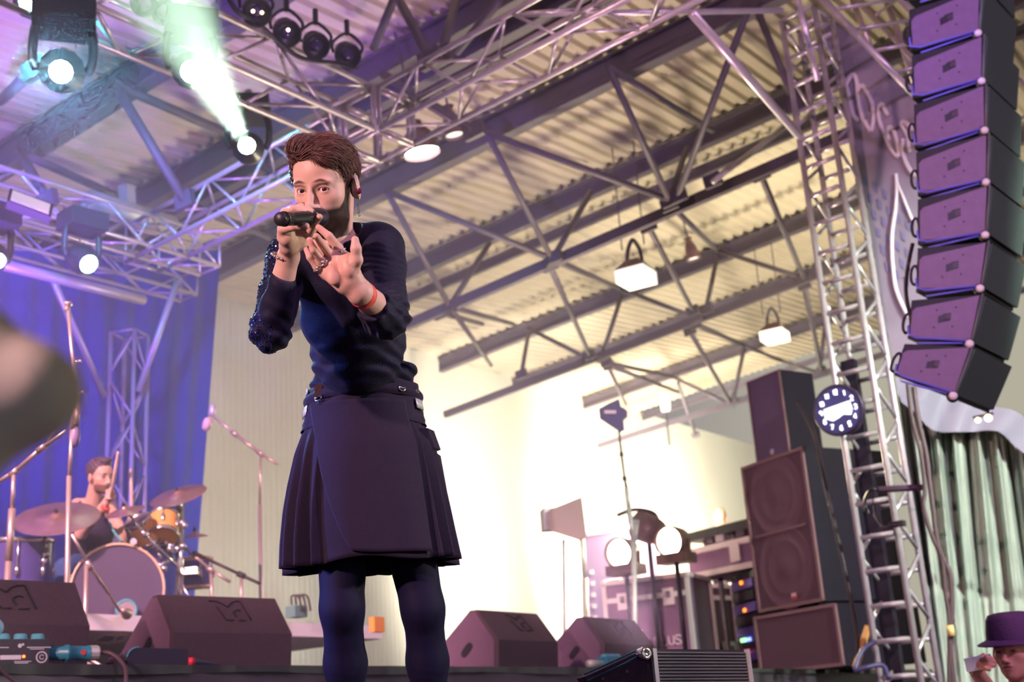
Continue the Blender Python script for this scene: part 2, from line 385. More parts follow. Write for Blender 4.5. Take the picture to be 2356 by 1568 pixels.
# drum riser
bm = B(); rc = Vector((-2.2, 9.9, 0)); 
R0 = gx(238, 8.1, RZ)
M_RISER = mat('white_riser_edge', (.85, .82, .85), .5); M_RISERT = mat('riser_top', (.10, .08, .12), .6)
ra = gx(175, 7.9, RZ); rb = gx(868, 8.9, RZ-.02)
rdir = Vector((U_.x, U_.y, 0))
def rsp(u, v, z): return Vector((ra.x, ra.y, z))+U_*u+V_*v
e = empty('drum_riser', rsp(1, 1, SZ), 'low riser with white edge under the drum kit', 'riser')
bm = B(); prism(bm, [rsp(-3.2, 0, RZ-.1), rsp(2.75, 0, RZ-.1), rsp(2.75, 3, RZ-.1), rsp(-3.2, 3, RZ-.1)], Z_*.1); obj('deck', bm, M_RISER, e)
bm = B(); prism(bm, [rsp(-3.1, .06, RZ-.001), rsp(2.65, .06, RZ-.001), rsp(2.65, 2.95, RZ-.001), rsp(-3.1, 2.95, RZ-.001)], Z_*.006); obj('carpet', bm, M_RISERT, e)
for q, w in ((-3.1, .1), (-1.2, .1), (.8, .1), (2.6, .1), (-3.1, 2.9), (2.6, 2.9)):
    bm = B(); tube(bm, rsp(q, w, SZ), rsp(q, w, RZ-.09), .03); obj('leg', bm, M_ALU, e)
# ------------------------------------------------------------ floor monitors
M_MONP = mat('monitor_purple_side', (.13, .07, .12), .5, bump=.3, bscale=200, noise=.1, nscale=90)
M_GROOVE = mat('groove_black', (.006, .005, .01), .7)
def monitor(px, Y, L, Hh, yaw, lb, logo=1.):
    """px,Y: picture column and depth of the near bottom corner at the audience side"""
    o = gx(px, Y, SZ); a = AU+math.radians(yaw)
    u = Vector((math.sin(a), math.cos(a), 0)); v = Vector((-math.cos(a), math.sin(a), 0))
    e = empty('floor_monitor', o+u*L/2, lb, 'monitor', 'floor monitors along the stage edge')
    pr = [(0.0, .0), (-.012, .47), (.14, 1.), (.20, 1.), (.56, .24), (.56, 0)]
    P = [o+v*(w)+Z_*(z*Hh) for w, z in pr]
    bm = B(); prism(bm, P, u*L); obj('cabinet', bm, M_PAINT, e, bevel=.006)
    # end panel, purple light put into its colour, with a slot handle
    for s_, q in ((-1, 0), (1, L)):
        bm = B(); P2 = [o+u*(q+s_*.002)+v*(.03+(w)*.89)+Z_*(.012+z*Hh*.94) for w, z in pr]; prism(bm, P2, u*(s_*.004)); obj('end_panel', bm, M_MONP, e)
        bm = B(); d = (v*.10-Z_*.085*Hh/.38).normalized() if False else (v*.62-Z_*.60).normalized()
        cc = o+u*(q+s_*.006)+v*.235+Z_*(.36*Hh); nn = d.cross(u)
        pts = [cc+d*(.055*c1+.0)+nn*(.024*s1) for c1, s1 in ((1, 0), (.85, .8), (.5, 1), (-.5, 1), (-.85, .8), (-1, 0), (-.85, -.8), (-.5, -1), (.5, -1), (.85, -.8))]
        prism(bm, pts, u*(s_*.003)); obj('handle', bm, M_GROOVE, e)
    # grille on the slope that faces the band
    g0, g1 = o+v*.205+Z_*(Hh*.985), o+v*.555+Z_*(Hh*.25); gn = (g1-g0).cross(u).normalized()
    if gn.z < 0: gn = -gn
    bm = B(); box(bm, (g0+g1)/2+u*L/2+gn*.003, L-.06, (g1-g0).length-.03, .012, u, (g1-g0).normalized(), gn); obj('grille', bm, M_BLK2, e)
    # stroked emblem engraved in the rear slope
    k0, k1 = o+v*-.012+Z_*(Hh*.47), o+v*.14+Z_*Hh; kd = (k1-k0); kn = u.cross(kd).normalized()
    if kn.dot(CAM-k0) < 0: kn = -kn
    Q = lambda s, t: k0+u*(L*s)+kd*t+kn*.004
    bm = B(); q0 = .47*1; s0 = .41
    def st(*p): path(bm, spline([Q(s0+x*logo, y) for x, y in p], 5), .0035, 5)
    def sl(*p): path(bm, [Q(s0+x*logo, y) for x, y in p], .0032, 5)
    st((-.02, .86), (.04, .85), (.09, .77), (.12, .70)); st((.12, .70), (.15, .78), (.20, .86), (.25, .87))
    sl((.25, .87), (.275, .34)); sl((.025, .70), (.06, .35)); sl((.06, .34), (.125, .34)); sl((.165, .33), (.235, .34)); st((.16, .42), (.15, .55), (.19, .62), (.22, .60))
    obj('emblem', bm, M_GROOVE, e, True)
    return e
M1 = monitor(-190, edge(-190, .27).y, .74, .40, 6, 'nearest floor monitor, cut off by the left picture edge, behind the socket box')
M2 = monitor(397, edge(397, .24).y, .68, .375, 8, 'floor monitor second from left, whole, behind the flat black cover')
M3 = monitor(1148, edge(1148, .10).y, .66, .375, -2, 'floor monitor with brightly lit purple end just right of the singer legs')
M4 = monitor(1392, edge(1392, .12).y, .70, .375, -2, 'farthest floor monitor, partly behind the lit one and the ribbed fill speaker')
# ------------------------------------------------------------ socket box, plugs, cables at the edge
M_TEAL = mat('teal_plug', (.03, .22, .30), .35); M_TEALL = mat('teal_cover', (.10, .38, .45), .35)
M_PRINT = mat('white_print', (.6, .58, .62), .6); M_RED = mat('red_print', (.55, .05, .06), .5)
M_LEDR = mat('red_led', (1, .1, .02), .4, emit=(1, .12, .02), es=4)
M_BOX = mat('box_black_purple', (.018, .010, .022), .5, noise=.2)
bw, bh = .36, .105
o = edge(112, .03); e = empty('socket_box', o, 'black socket box with teal hinged covers and tiny glowing red lamp at far left', 'power box')
ub = (U_*.75+Vector((1, 0, 0))*.25).normalized(); vb = Vector((-ub.y, ub.x, 0))
bm = B(); box(bm, o-ub*bw/2+vb*.06+Z_*(bh/2+.004), bw, .12, bh, ub, vb); obj('housing', bm, M_BOX, e, bevel=.006)
for i in range(4):
    cc = o-ub*(.035+i*.072)+vb*.05+Z_*(bh+.004)
    bm = B(); lathe(bm, [(0, 0), (.030, 0), (.031, .008), (.026, .011), (.027, .020), (.022, .026), (0, .027)], cc, Z_, 24); obj('socket_cover', bm, M_TEALL, e, True)
cc = o-ub*.215+vb*.03+Z_*(bh+.055)
bm = B(); lathe(bm, [(0, -.006), (.033, -.006), (.035, 0), (.033, .006), (0, .006)], cc, (-vb+ub*.3).normalized(), 28); obj('raised_cover', bm, mat('pale_teal_cover', (.25, .5, .58), .35), e, True)
F = o-vb*.002
bm = B(); lathe(bm, [(.019, -.001), (.024, -.001), (.024, .001), (.019, .001), (.019, -.001)], F-ub*.032+Z_*.035, -vb, 28); path(bm, [F-ub*.032-vb*.001+Z_*.035+Vector((math.cos(t)*.009*ub.x, math.cos(t)*.009*ub.y, math.sin(t)*.009)) for t in np.linspace(.5, 5.8, 12)], .0018, 5); obj('round_symbol', bm, M_PRINT, e)
bm = B()
for (x, z, w, h) in ((.045, .075, .10, .0035), (.053, .068, .06, .003), (.16, .035, .085, .018), (.11, .018, .07, .003), (.115, .012, .055, .003), (.12, .007, .07, .002), (.06, .006, .03, .004), (.2, .075, .06, .003)):
    box(bm, F-ub*x-vb*.001+Z_*z, w, .002, h, ub, vb)
for x, z, r in ((.125, .082, .0085), (.112, .087, .005)): disc(bm, F-ub*x-vb*.0015+Z_*z, -vb, r)
obj('printed_marks', bm, M_PRINT, e)
bm = B(); lathe(bm, [(0, 0), (.006, 0), (.006, .004), (0, .006)], F-ub*.107+Z_*.038, -vb, 14); obj('indicator_lamp', bm, M_LEDR, e)
# teal connector plug
p0 = o+vb*.05+Z_*.055; e = empty('power_plug', p0, 'thick teal power plug with round red mark pushed into the socket box', 'plug')
bm = B(); lathe(bm, [(0, 0), (.030, 0), (.030, .085), (.036, .086), (.036, .1), (.031, .101), (.029, .185), (.033, .187), (.033, .19), (0, .19)], p0, ub, 28); obj('body', bm, M_TEAL, e, True)
bm = B(); lathe(bm, [(0, .19), (.0325, .19), (.033, .225), (.030, .232), (0, .232)], p0, ub, 12); obj('end_nut', bm, M_ZINC, e)
bm = B(); disc(bm, p0+ub*.155-vb*.0305, -vb, .012); obj('mark', bm, M_RED, e)
pc = p0+ub*.225
bm = B(); path(bm, spline([pc, pc+ub*.05-Z_*.005-vb*.03, pc+ub*.085-Z_*.06-vb*.09, pc+ub*.08-Z_*.13-vb*.13, pc+ub*.05-Z_*.25-vb*.14, pc+ub*.0-Z_*.45-vb*.15], 10), .0095, 10)
tag(obj('power_cable', bm, mat('brown_purple_cable', (.10, .055, .07), .45), None, True), 'dark power cable from the teal plug looping over the stage edge', 'cable')
a0 = atz(-10, 1530, SZ-.05); a0 = at(-12, 1525, 4.95)
bm = B(); path(bm, spline([a0, at(12, 1550, 4.9), at(45, 1580, 4.85), at(80, 1640, 4.8)], 8), .007, 8)
tag(obj('hanging_cable', bm, M_CABLE, None, True), 'thin dark cable hanging down at the lower left picture corner', 'cable')
# flat black cover with blue rim and red jack
M_COVER = mat('black_felt_cover', (.028, .03, .05), .75, bump=.2, bscale=300)
w0, w1 = edge(293, .03), edge(433, .025); L = (w1-w0).length; du = (w1-w0).normalized(); dv = Vector((-du.y, du.x, 0))
e = empty('cable_cover', w0, 'flat black cover with thin bluish rim standing before the second monitor', 'cover')
pts = [w0, w0+Z_*.045, w0+du*.012+Z_*.062, w0+du*.035+Z_*.076, w0+du*.06+Z_*.080, w0+du*(L-.01)+Z_*.078, w0+du*L+Z_*.07, w0+du*L]
bm = B(); prism(bm, pts, dv*.03); obj('plate', bm, M_COVER, e, bevel=.003)
bm = B(); path(bm, spline([w0-du*.004+Z_*.04, w0+du*.010+Z_*.064, w0+du*.035+Z_*.079, w0+du*.06+Z_*.082], 6), .0035, 6); obj('rim', bm, M_TEALL, e, True)
bm = B(); prism(bm, [w0-du*.05+dv*.03, w0-du*.05+dv*.03+Z_*.02, w0-du*.03+dv*.03+Z_*.045, w0+dv*.03+Z_*.055, w0+dv*.03], dv*.06); obj('side_wing', bm, mat('brown_black', (.08, .035, .05), .6), e)
j = w1+Z_*.021; e = empty('jack_connector', j, 'ribbed black cable connector with bright red collar beside the flat cover', 'connector')
bm = B(); lathe(bm, [(0, 0), (.0195, 0), (.0195, .026), (0, .026)], j, du, 20); obj('collar', bm, mat('bright_red', (.75, .03, .06), .4), e, True)
bm = B(); pr = [(0, .026), (.016, .026)]
for i in range(10): pr += [(.0165-i*.0009, .032+i*.0125), (.0130-i*.0009, .038+i*.0125)]
pr += [(.005, .165), (0, .17)]
lathe(bm, pr, j, (du-Z_*.07).normalized(), 18); obj('strain_relief', bm, mat('ribbed_rubber', (.05, .045, .10), .3), e, True)
q = j+du*.165-Z_*.012
bm = B(); path(bm, spline([q, q+du*.04-Z_*.006, q+du*.1-Z_*.008+dv*.02, q+du*.3-Z_*.008+dv*.12], 8), .004, 6)
tag(obj('thin_cable', bm, M_CABLE, None, True), 'thin cable trailing from the red-collared connector along the stage edge', 'cable')
# teal plugs at the right edge behind the fill speaker
o = edge(1385, .04)
e = empty('multi_plug', o, 'small teal multi-plug lying at the stage edge before the farthest monitor', 'plug')
bm = B(); box(bm, o+Z_*.045+U_*.12, .22, .09, .06, U_, V_); obj('body', bm, M_TEAL, e, bevel=.01)
for i in range(3):
    bm = B(); lathe(bm, [(0, 0), (.028, 0), (.03, .015), (.02, .022), (0, .022)], o+U_*(.05+.07*i)+Z_*.075, Z_, 16); obj('socket_cover', bm, M_TEALL, e, True)
bm = B(); lathe(bm, [(0, -.16), (.025, -.16), (.028, -.1), (.024, -.08), (.024, .02), (0, .02)], o+Z_*.03, U_, 16); obj('plug_end', bm, M_ZINC, e, True)
# ------------------------------------------------------------ ribbed fill speaker in front of the stage edge
Yf = 4.3
tl, tr = at(1497, 1492, Yf), at(1716, 1494, Yf+.22)
fu = (tr-tl); Lf = fu.length; fu.normalize(); fn = Vector((-.0, -1, .0)); fd = Vector((.10, .12, 1)).normalized(); fb = fu.cross(fd).normalized()
if fb.y < 0: fb = -fb
fd = fb.cross(fu).normalized()
if fd.z < 0: fd = -fd
e = empty('fill_speaker', tl-fd*.5, 'small front fill speaker with ribbed grey grille at the bottom edge', 'speaker')
hF = .30
bm = B(); prism(bm, [tl, tl+fb*.05, tl+fb*.05-fd*hF, tl-fd*hF], fu*Lf); obj('cabinet', bm, M_BLK2, e, bevel=.005)
bm = B(); n = 26
for i in range(n):
    z = -.012-i*(hF-.02)/n; box(bm, tl+fu*Lf/2-fb*.006+fd*z, Lf-.03, .008, .0055, fu, fb, fd)
obj('grille', bm, mat('ribbed_grille', (.16, .17, .16), .45, .3), e)
bm = B(); box(bm, tl+fu*.006-fb*.006-fd*hF/2, .016, .016, hF, fu, fb, fd); obj('grille_rim', bm, M_ZINC, e, bevel=.004)
bm = B(); box(bm, tr-fu*.002-fb*.006-fd*hF/2, .014, .018, hF, fu, fb, fd); obj('grille_rim', bm, M_ZINC, e, bevel=.004)
bm = B(); box(bm, tl+fu*.055-fb*.013-fd*.135, .032, .004, .05, fu, fb, fd); obj('badge', bm, M_BLK, e, bevel=.002)
bm = B(); cb = tl+fu*.055-fb*.017-fd*.135
path(bm, [cb+fu*x+fd*y for x, y in ((-.007, 0), (0, .010), (.007, 0), (0, -.010))], .0016, 5, True); path(bm, [cb-fu*.007, cb+fu*.007], .0014, 5); obj('emblem', bm, M_PRINT, e)
# end plate, purple, falls away to the left
l0 = tl+fb*.0; sd = (at(1345, 1560, Yf+.14)-tl).normalized()
ep = [tl-fu*.006, tl-fu*.002-fd*.30, at(1450, 1640, Yf+.1), at(1350, 1565, Yf+.16), at(1345, 1556, Yf+.16), at(1450, 1506, Yf+.05)]
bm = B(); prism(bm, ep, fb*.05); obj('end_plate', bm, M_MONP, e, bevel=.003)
bm = B(); path(bm, [at(1345, 1551, Yf+.15), at(1462, 1497, Yf+.03), at(1478, 1493, Yf+.0)], .0035, 6); path(bm, [at(1352, 1565, Yf+.14), at(1440, 1524, Yf+.05), at(1480, 1502, Yf)], .003, 6); obj('rim_wire', bm, M_TEALL, e, True)
bm = B(); lathe(bm, [(0, .0), (.008, 0), (.009, .004), (.018, .004), (.021, 0), (.021, -.03), (0, -.03)], at(1487, 1502, Yf-.03), -fb, 24); obj('bolt', bm, M_CHROME, e, True)
bm = B()
for x, y, r in ((1443, 1543, .005), (1388, 1560, .005), (1491, 1530, .0025), (1491, 1536, .0025), (1432, 1575, .012)): disc(bm, at(x, y, Yf+.0), -fb+Vector((-.3, 0, 0)), r, 14)
obj('screw_hole', bm, M_GROOVE, e)


# ============================================================ LIGHTING TRUSSES
def truss_box(p0, p1, s, label, seg=None, up=Z_, r=.025, rb=.013, mt=None, side=None, style='zig', name='lighting_truss', shift=0):
    """square box truss; p0,p1 axis ends, s side length"""
    mt = mt or M_ALU; p0, p1 = Vector(p0), Vector(p1); d = (p1-p0); L = d.length; d.normalize()
    x = (side if side is not None else d.cross(up)).normalized(); x = (x-d*x.dot(d)).normalized(); y = d.cross(x).normalized()
    seg = seg or s*1.25; n = max(2, round(L/seg))
    e = empty(name, (p0+p1)/2, label, 'truss')
    cs = [(1, 1), (1, -1), (-1, -1), (-1, 1)]
    for i, j in cs:
        bm = B(); tube(bm, p0+x*(i*s/2)+y*(j*s/2), p1+x*(i*s/2)+y*(j*s/2), r, n=12); obj('chord', bm, mt, e, True)
    def P(c, t): return p0+d*(L*t/n)+x*(c[0]*s/2)+y*(c[1]*s/2)
    for f in range(4):
        a, b = cs[f], cs[(f+1) % 4]
        for k in range(n):
            bm = B()
            if style == 'ladder' and f % 2 == 1: tube(bm, P(a, k+.5), P(b, k+.5), rb*1.3, n=8)
            else:
                q, w = (a, b) if (k+f+shift) % 2 == 0 else (b, a)
                tube(bm, P(q, k+.06), P(w, k+.94), rb, n=8)
            obj('brace', bm, mt, e, True)
    for t in (0, n):
        bm = B()
        for f in range(4): tube(bm, P(cs[f], t), P(cs[(f+1) % 4], t), rb, n=8)
        obj('end_frame', bm, mt, e, True)
    return e
# side truss running upstage
zA, sA = 6.0, .36
aA, aB = math.radians(-49.2), math.radians(38.5)
dA = Vector((math.sin(aA), math.cos(aA), 0)); nA = Vector((-dA.y, dA.x, 0))*-1
dB = Vector((math.sin(aB), math.cos(aB), 0)); nB = Vector((dB.y, -dB.x, 0))
m0 = atz(1077, 190, zA); b0 = atz(560, 165, zA)      # near bottom chords of both trusses
den = dA.x*dB.y-dA.y*dB.x; w_ = b0-m0; tJ = (w_.x*dB.y-w_.y*dB.x)/den; J = m0+dA*tJ   # their crossing
half = Z_*(sA/2)
axA = m0+nA*(sA/2)+half
jc = J+nA*(sA/2)+half-dB*0+dA*(sA/2)
TA = truss_box(axA-dA*2.2, jc-dA*(sA/2+.05), sA, 'big aluminium box truss rising from above the singer head to the top right', seg=.46, r=.022, rb=.012, side=nA)
TA2 = truss_box(jc+dA*(sA/2+.05), jc+dA*3.3, sA, 'continuation of the side truss, seen left of the singer face down to the rear truss', seg=.46, r=.022, rb=.012, side=nA)
e = empty('corner_block', jc, 'aluminium corner cage joining two trusses above the singer', 'truss corner')
for i in (-1, 1):
    for j in (-1, 1):
        bm = B(); p = jc+dA*(i*sA/2)+nA*(j*sA/2); tube(bm, p-half*1.1, p+half*1.1, .028, n=12); obj('post', bm, M_ALU, e, True)
for z in (-1, 1):
    for i in (-1, 1):
        bm = B(); tube(bm, jc+dA*(i*sA/2)-nA*(sA/2)+half*z, jc+dA*(i*sA/2)+nA*(sA/2)+half*z, .022); obj('rail', bm, M_ALU, e, True)
        bm = B(); tube(bm, jc-dA*(sA/2)+nA*(i*sA/2)+half*z, jc+dA*(sA/2)+nA*(i*sA/2)+half*z, .022); obj('rail', bm, M_ALU, e, True)
# front-parallel truss going up and left from the corner
axB = jc
TB = truss_box(jc-dB*(sA/2+.05), jc-dB*4.6, sA, 'box truss carrying green-lit moving heads across the upper left', seg=.46, r=.022, rb=.013, side=nB)
# cross truss beyond: thin lower continuation toward upper right of block
# rear truss
zC, sC = 6.0, .30
c1 = atz(505, 612, zC); dC = Vector((math.sin(math.radians(38)), math.cos(math.radians(38)), 0)); nC = Vector((-dC.y, dC.x, 0))
TC = truss_box(c1+nC*sC/2+Z_*sC*.5-dC*4.2, c1+nC*sC/2+Z_*sC*.5, sC, 'rear aluminium box truss at far left above the blue drape', seg=.42, r=.02, rb=.012)
c2 = atz(478, 660, 5.95); 
TC2 = truss_box(c2+nC*.3+Z_*.1-dC*5.2, c2+nC*.3+Z_*.1, .26, 'dark rear truss hidden partly behind the front rear truss', seg=.42, r=.018, rb=.01, mt=M_ALUD)
bm = B(); tube(bm, at(-20, 602, 9.0), at(330, 690, 10.4), .045, n=12)
tag(obj('backdrop_pipe', bm, M_ALUD, None, True), 'long pipe along the top of the blue drape', 'pipe')
for (x0, y0, Y0, x1, y1, Y1, lb) in ((120, 640, 10.2, 240, 912, 11.3, 'sloping brace tube left of the slim tower on the blue drape'), (410, 640, 11.2, 318, 900, 11.3, 'sloping brace tube right of the slim tower on the blue drape')):
    bm = B(); tube(bm, at(x0, y0, Y0), at(x1, y1, Y1), .03, n=10); tag(obj('brace_tube', bm, M_ALUD, None, True), lb, 'tube')
# slim tower in front of the blue drape
tw = gx(278, 11.4, RZ)
TD = truss_box(Vector((tw.x, tw.y, SZ)), Vector((tw.x, tw.y, 5.45)), .25, 'slim grey truss tower standing before the blue drape behind the drummer', seg=.42, r=.02, rb=.011, mt=M_ALUD, up=U_, side=(U_*.9+V_*.4).normalized(), name='truss_tower')
# ------------------------------------------------------------ near tower at right
YT, wT = 9.8, .32
f1 = -dA; f2 = dB
lf = gx(1935, YT, at(1935, 950, YT).z)
cT = Vector((lf.x, lf.y, 0))+f1*(wT/2)+f2*(wT/2)
TT = truss_box(Vector((cT.x, cT.y, .6)), Vector((cT.x, cT.y, 7.4)), wT, 'tall aluminium ladder-faced truss tower left of the line array', seg=.265, r=.026, rb=.0155, side=f1, style='ladder', name='truss_tower')
for (a, Ya, b, Yb, lb, r) in (((1592, 30), 6.9, (1838, 312), 8.45, 'sloping brace tube from the side truss down to the tall tower', .03), ((1195, 32), 8.0, (1800, 24), 8.3, 'level tube joining the side truss to the top of the tall tower', .022), ((1835, 0), 8.2, (1882, 185), 8.35, 'bright tube leaning inside the top of the tall tower', .025), ((1640, 418), 12.5, (1818, 282), 13., 'thin pale tube between side truss and tall tower', .03)):
    bm = B(); A_, B_ = at(*a, Ya), at(*b, Yb); tube(bm, A_-(B_-A_)*(.25 if a[1] < 5 else 0), B_, r, n=12); tag(obj('brace_tube', bm, M_ALU, None, True), lb, 'tube')
# truss at the top right behind the banner
t0, t1 = at(1880, 5, 9.6), at(2230, 380, 8.9)
def flat_truss(p0, p1, off, n, label, mt, r=.022):
    e = empty('lighting_truss', (p0+p1)/2, label, 'truss'); off = Vector(off)
    for o_ in (Vector(), off):
        bm = B(); tube(bm, p0+o_, p1+o_, r, n=10); obj('chord', bm, mt, e, True)
    for k in range(n+1):
        bm = B(); q = p0+(p1-p0)*(k/n); tube(bm, q, q+off, r*.6, n=8); obj('rung', bm, mt, e, True)
    return e
M_ALUP = mat('pinkish_aluminium', (.62, .50, .50), .35, .7)
flat_truss(at(1870, -25, 9.2), at(2150, 265, 9.2), at(2060, -15, 9.4)-at(1905, 10, 9.2), 6, 'ladder truss along the banner top, at the upper right', M_ALU, .028)
flat_truss(at(1940, -30, 10.2), at(2290, 330, 10.2), at(2100, -60, 10.6)-at(1985, 20, 10.2), 5, 'second ladder truss farther back at the upper right', M_ALUP, .022)
for (a, b, lb) in (((1960, -5), (2010, 130), 'pale post behind the banner top, nearest the tall tower'), ((2040, 0), (2105, 190), 'pale post behind the banner top, next to the line array')):
    bm = B(); tube(bm, at(*a, 10.6), at(*b, 10.6), .03); tag(obj('brace_tube', bm, M_ALUP, None, True), lb, 'tube')
# ------------------------------------------------------------ moving heads and lamps on the trusses
M_HOT = mat('hot_green_lens', (.9, 1, .95), .3, emit=(.75, 1., .80), es=14)
M_HOT2 = mat('hot_teal_lens', (.8, 1, .95), .3, emit=(.5, 1., .85), es=9)
M_HEAD = mat('moving_head_shell', (.025, .03, .04), .35)
def moving_head(px, py, Y, r, aim, lb, m=None, up=.42, s=1.0, hot=True):
    c = at(px, py, Y); aim = Vector(aim).normalized(); e = empty('moving_head_light', c, lb, 'stage light')
    x, y, d = frame(aim)
    bm = B(); lathe(bm, [(0, -.26*s), (.08*s, -.25*s), (.115*s, -.20*s), (.12*s, -.10*s), (r*1.15, -.04), (r*1.12, .012), (r*1.02, .012), (r*1.0, -.01), (0, -.01)], c, aim, 12); obj('head', bm, M_HEAD, e, True)
    bm = B(); lathe(bm, [(0, .012*1), (r*.6, .008), (r, -.004), (0, -.006)], c, aim, 28); obj('lens', bm, m or M_HOT, e, True)
    top = c-aim*.14*s+Z_*(.26*s)
    hz = x if abs(x.z) < .5 else y; hz = Vector((hz.x, hz.y, 0)).normalized()
    for q in (-1, 1):
        bm = B(); path(bm, spline([c-aim*.14*s+hz*(q*.125*s), c-aim*.14*s+hz*(q*.15*s)+Z_*.07*s, top+hz*(q*.145*s)-Z_*.03, top+hz*(q*.12*s)], 5), .026*s, 8); obj('yoke_arm', bm, M_HEAD, e, True)
    bm = B(); box(bm, top+Z_*.06*s, .32*s, .26*s, .15*s, hz, Z_.cross(hz)); obj('base', bm, M_HEAD, e, bevel=.02*s)
    bm = B(); tube(bm, top+Z_*.12*s, top+Z_*.22*s, .03*s); obj('clamp', bm, M_ALUD, e, True)
    return c
tc = (CAM-at(442, 165, 8)).normalized()
moving_head(442, 165, 7.0, .071, tc+Vector((.1, 0, -.1)), 'moving head with round green-white lens below the middle of the upper left truss')
moving_head(568, 335, 8.3, .062, (at(420, 60, 6.2)-at(568, 335, 8.3)).normalized()*.8+tc*.6, 'moving head throwing a visible pale green beam, just left of the singer head')
moving_head(140, 165, 6.6, .068, tc+Vector((.05, .0, -.05)), 'large moving head with dazzling star-like lens at upper left', s=1.15)
moving_head(72, 5, 7.0, .075, tc+Vector((.1, 0, -.15)), 'moving head cut by the top picture edge at far left')
moving_head(204, 607, 9.3, .075, tc+Vector((.75, 0, -.35)), 'moving head with oval teal lens under the rear truss', M_HOT2)
moving_head(-4, 600, 8.2, .055, tc+Vector((.8, 0, -.2)), 'moving head cut by the left picture edge under the rear truss', M_HOT2)
M_GLINTDOT = mat('orange_glint_glow', (1, .8, .6), .3, emit=(1, .72, .45), es=4); M_CANP = mat('par_can_black', (.018, .016, .035), .4)
def par(px, py, Y, lb, gl):
    c = at(px, py, Y); aim = ((CAM-c).normalized()+Vector((.15, .1, -.25))).normalized(); e = empty('spotlight', c, lb, 'spotlight', 'unlit spotlights on the upper truss')
    x, y, d = frame(aim)
    bm = B(); lathe(bm, [(0, -.17), (.06, -.165), (.085, -.11), (.09, -.02), (.10, .0), (.10, .03), (.092, .03), (.085, 0), (0, -.02)], c, aim, 24); obj('can', bm, M_CANP, e, True)
    bm = B(); lathe(bm, [(0, -.005), (.084, -.012), (0, -.018)], c, aim, 24); obj('lens', bm, mat('dark_violet_glass', (.05, .03, .12), .12), e, True)
    bm = B(); hz = Vector((aim.y, -aim.x, 0)).normalized(); path(bm, spline([c+hz*.1-aim*.06, c+hz*.11+Z_*.1, c+Z_*.19, c-hz*.11+Z_*.1, c-hz*.1-aim*.06], 5), .012, 6); obj('yoke', bm, M_CANP, e, True)
    bm = B(); tube(bm, c+Z_*.18, c+Z_*.30, .02); obj('clamp', bm, M_CANP, e)
    for dx, dy in gl:
        bm = B(); q = c+aim*.034+x*dx+y*dy; lathe(bm, [(0, .006), (.012, .0), (0, -.006)], q, aim, 12); obj('glint_dot', bm, M_GLINTDOT, e, True)  # glints on the unlit lenses, drawn as small glowing dots
par(590, 28, 7.4, 'unlit spotlight with two tiny orange glints, topmost of the four in a row', ((.03, .01), (-.03, .01)))
par(660, 76, 7.7, 'unlit spotlight with one bright glint, second of the four in a row', ((.0, .03),))
par(727, 105, 8.0, 'unlit spotlight third in the row above the singer head', ())
par(800, 128, 8.3, 'unlit spotlight lowest in the row, nearest the corner cage', ())
bm = B(); path(bm, spline([at(520, -20, 7.2), at(545, 25, 7.3), at(600, 60, 7.5), at(650, 105, 7.7), at(700, 135, 7.9), at(770, 145, 8.2), at(820, 155, 8.4)], 8), .018, 8)
tag(obj('spotlight_bar', bm, M_CANP, None, True), 'black bar with cable behind the row of unlit spotlights', 'bar')
for (x, y, Y, lb) in ((330, 8, 7.0, 'small dull stage lamp with pinkish face at the top edge'), (378, 28, 7.1, 'small dull stage lamp with oval face right of the pinkish one')):
    c = at(x, y, Y); aim = (CAM-c).normalized(); e = empty('stage_lamp', c, lb, 'stage light')
    bm = B(); lathe(bm, [(0, -.16), (.07, -.15), (.085, 0), (.07, 0), (0, -.02)], c, aim, 20); obj('housing', bm, M_HEAD, e, True)
    bm = B(); lathe(bm, [(0, .0), (.05, -.004), (0, -.01)], c, aim, 20); obj('lens', bm, mat('pink_grey_glass', (.45, .38, .5), .3), e, True)
    bm = B(); tube(bm, c+Z_*.07, c+Z_*.2, .02); obj('clamp', bm, M_HEAD, e)
# white panel light on the rear truss
pc = at(68, 474, 8.15); e = empty('panel_light', pc, 'rectangular white-faced floodlight in dark frame on the rear truss', 'stage light')
pu = (at(118, 492, 8.2)-at(18, 455, 8.1)).normalized(); pv = (at(60, 500, 8.15)-at(70, 450, 8.3)).normalized(); pn = pu.cross(pv)
bm = B(); box(bm, pc, .31, .165, .07, pu, pv, pn); obj('frame', bm, M_BLK2, e, bevel=.01)
s_ = 1 if pn.dot(CAM-pc) > 0 else -1
bm = B(); box(bm, pc+pn*(.037*s_), .27, .125, .006, pu, pv, pn); obj('face', bm, mat('floodlight_face', (.75, .68, .80), .35, emit=(.8, .7, .9), es=.35), e)
# ------------------------------------------------------------ blue drape
M_DRAPE = mat('blue_drape', (.012, .030, .20), .9)
c_l, c_r0, c_r1 = at(-250, 570, 10.5), at(508, 575, 12.6), at(430, 1330, 12.3)
bm = B(); n = 160
A = []; D = []
for i in range(n+1):
    t = i/n; w = .018*math.sin(i*.5)+.02*math.sin(i*.17)
    A.append(c_l.lerp(c_r0, t)+V_*w); q = at(-250, 1330, 10.6).lerp(c_r1, t); q.z = SZ+.0; D.append(q+V_*w*1.5)
quadstrip(bm, A, D)
dr = obj('stage_drape', bm, M_DRAPE, None, True); tag(dr, 'tall deep blue drape behind the drummer', 'drape')

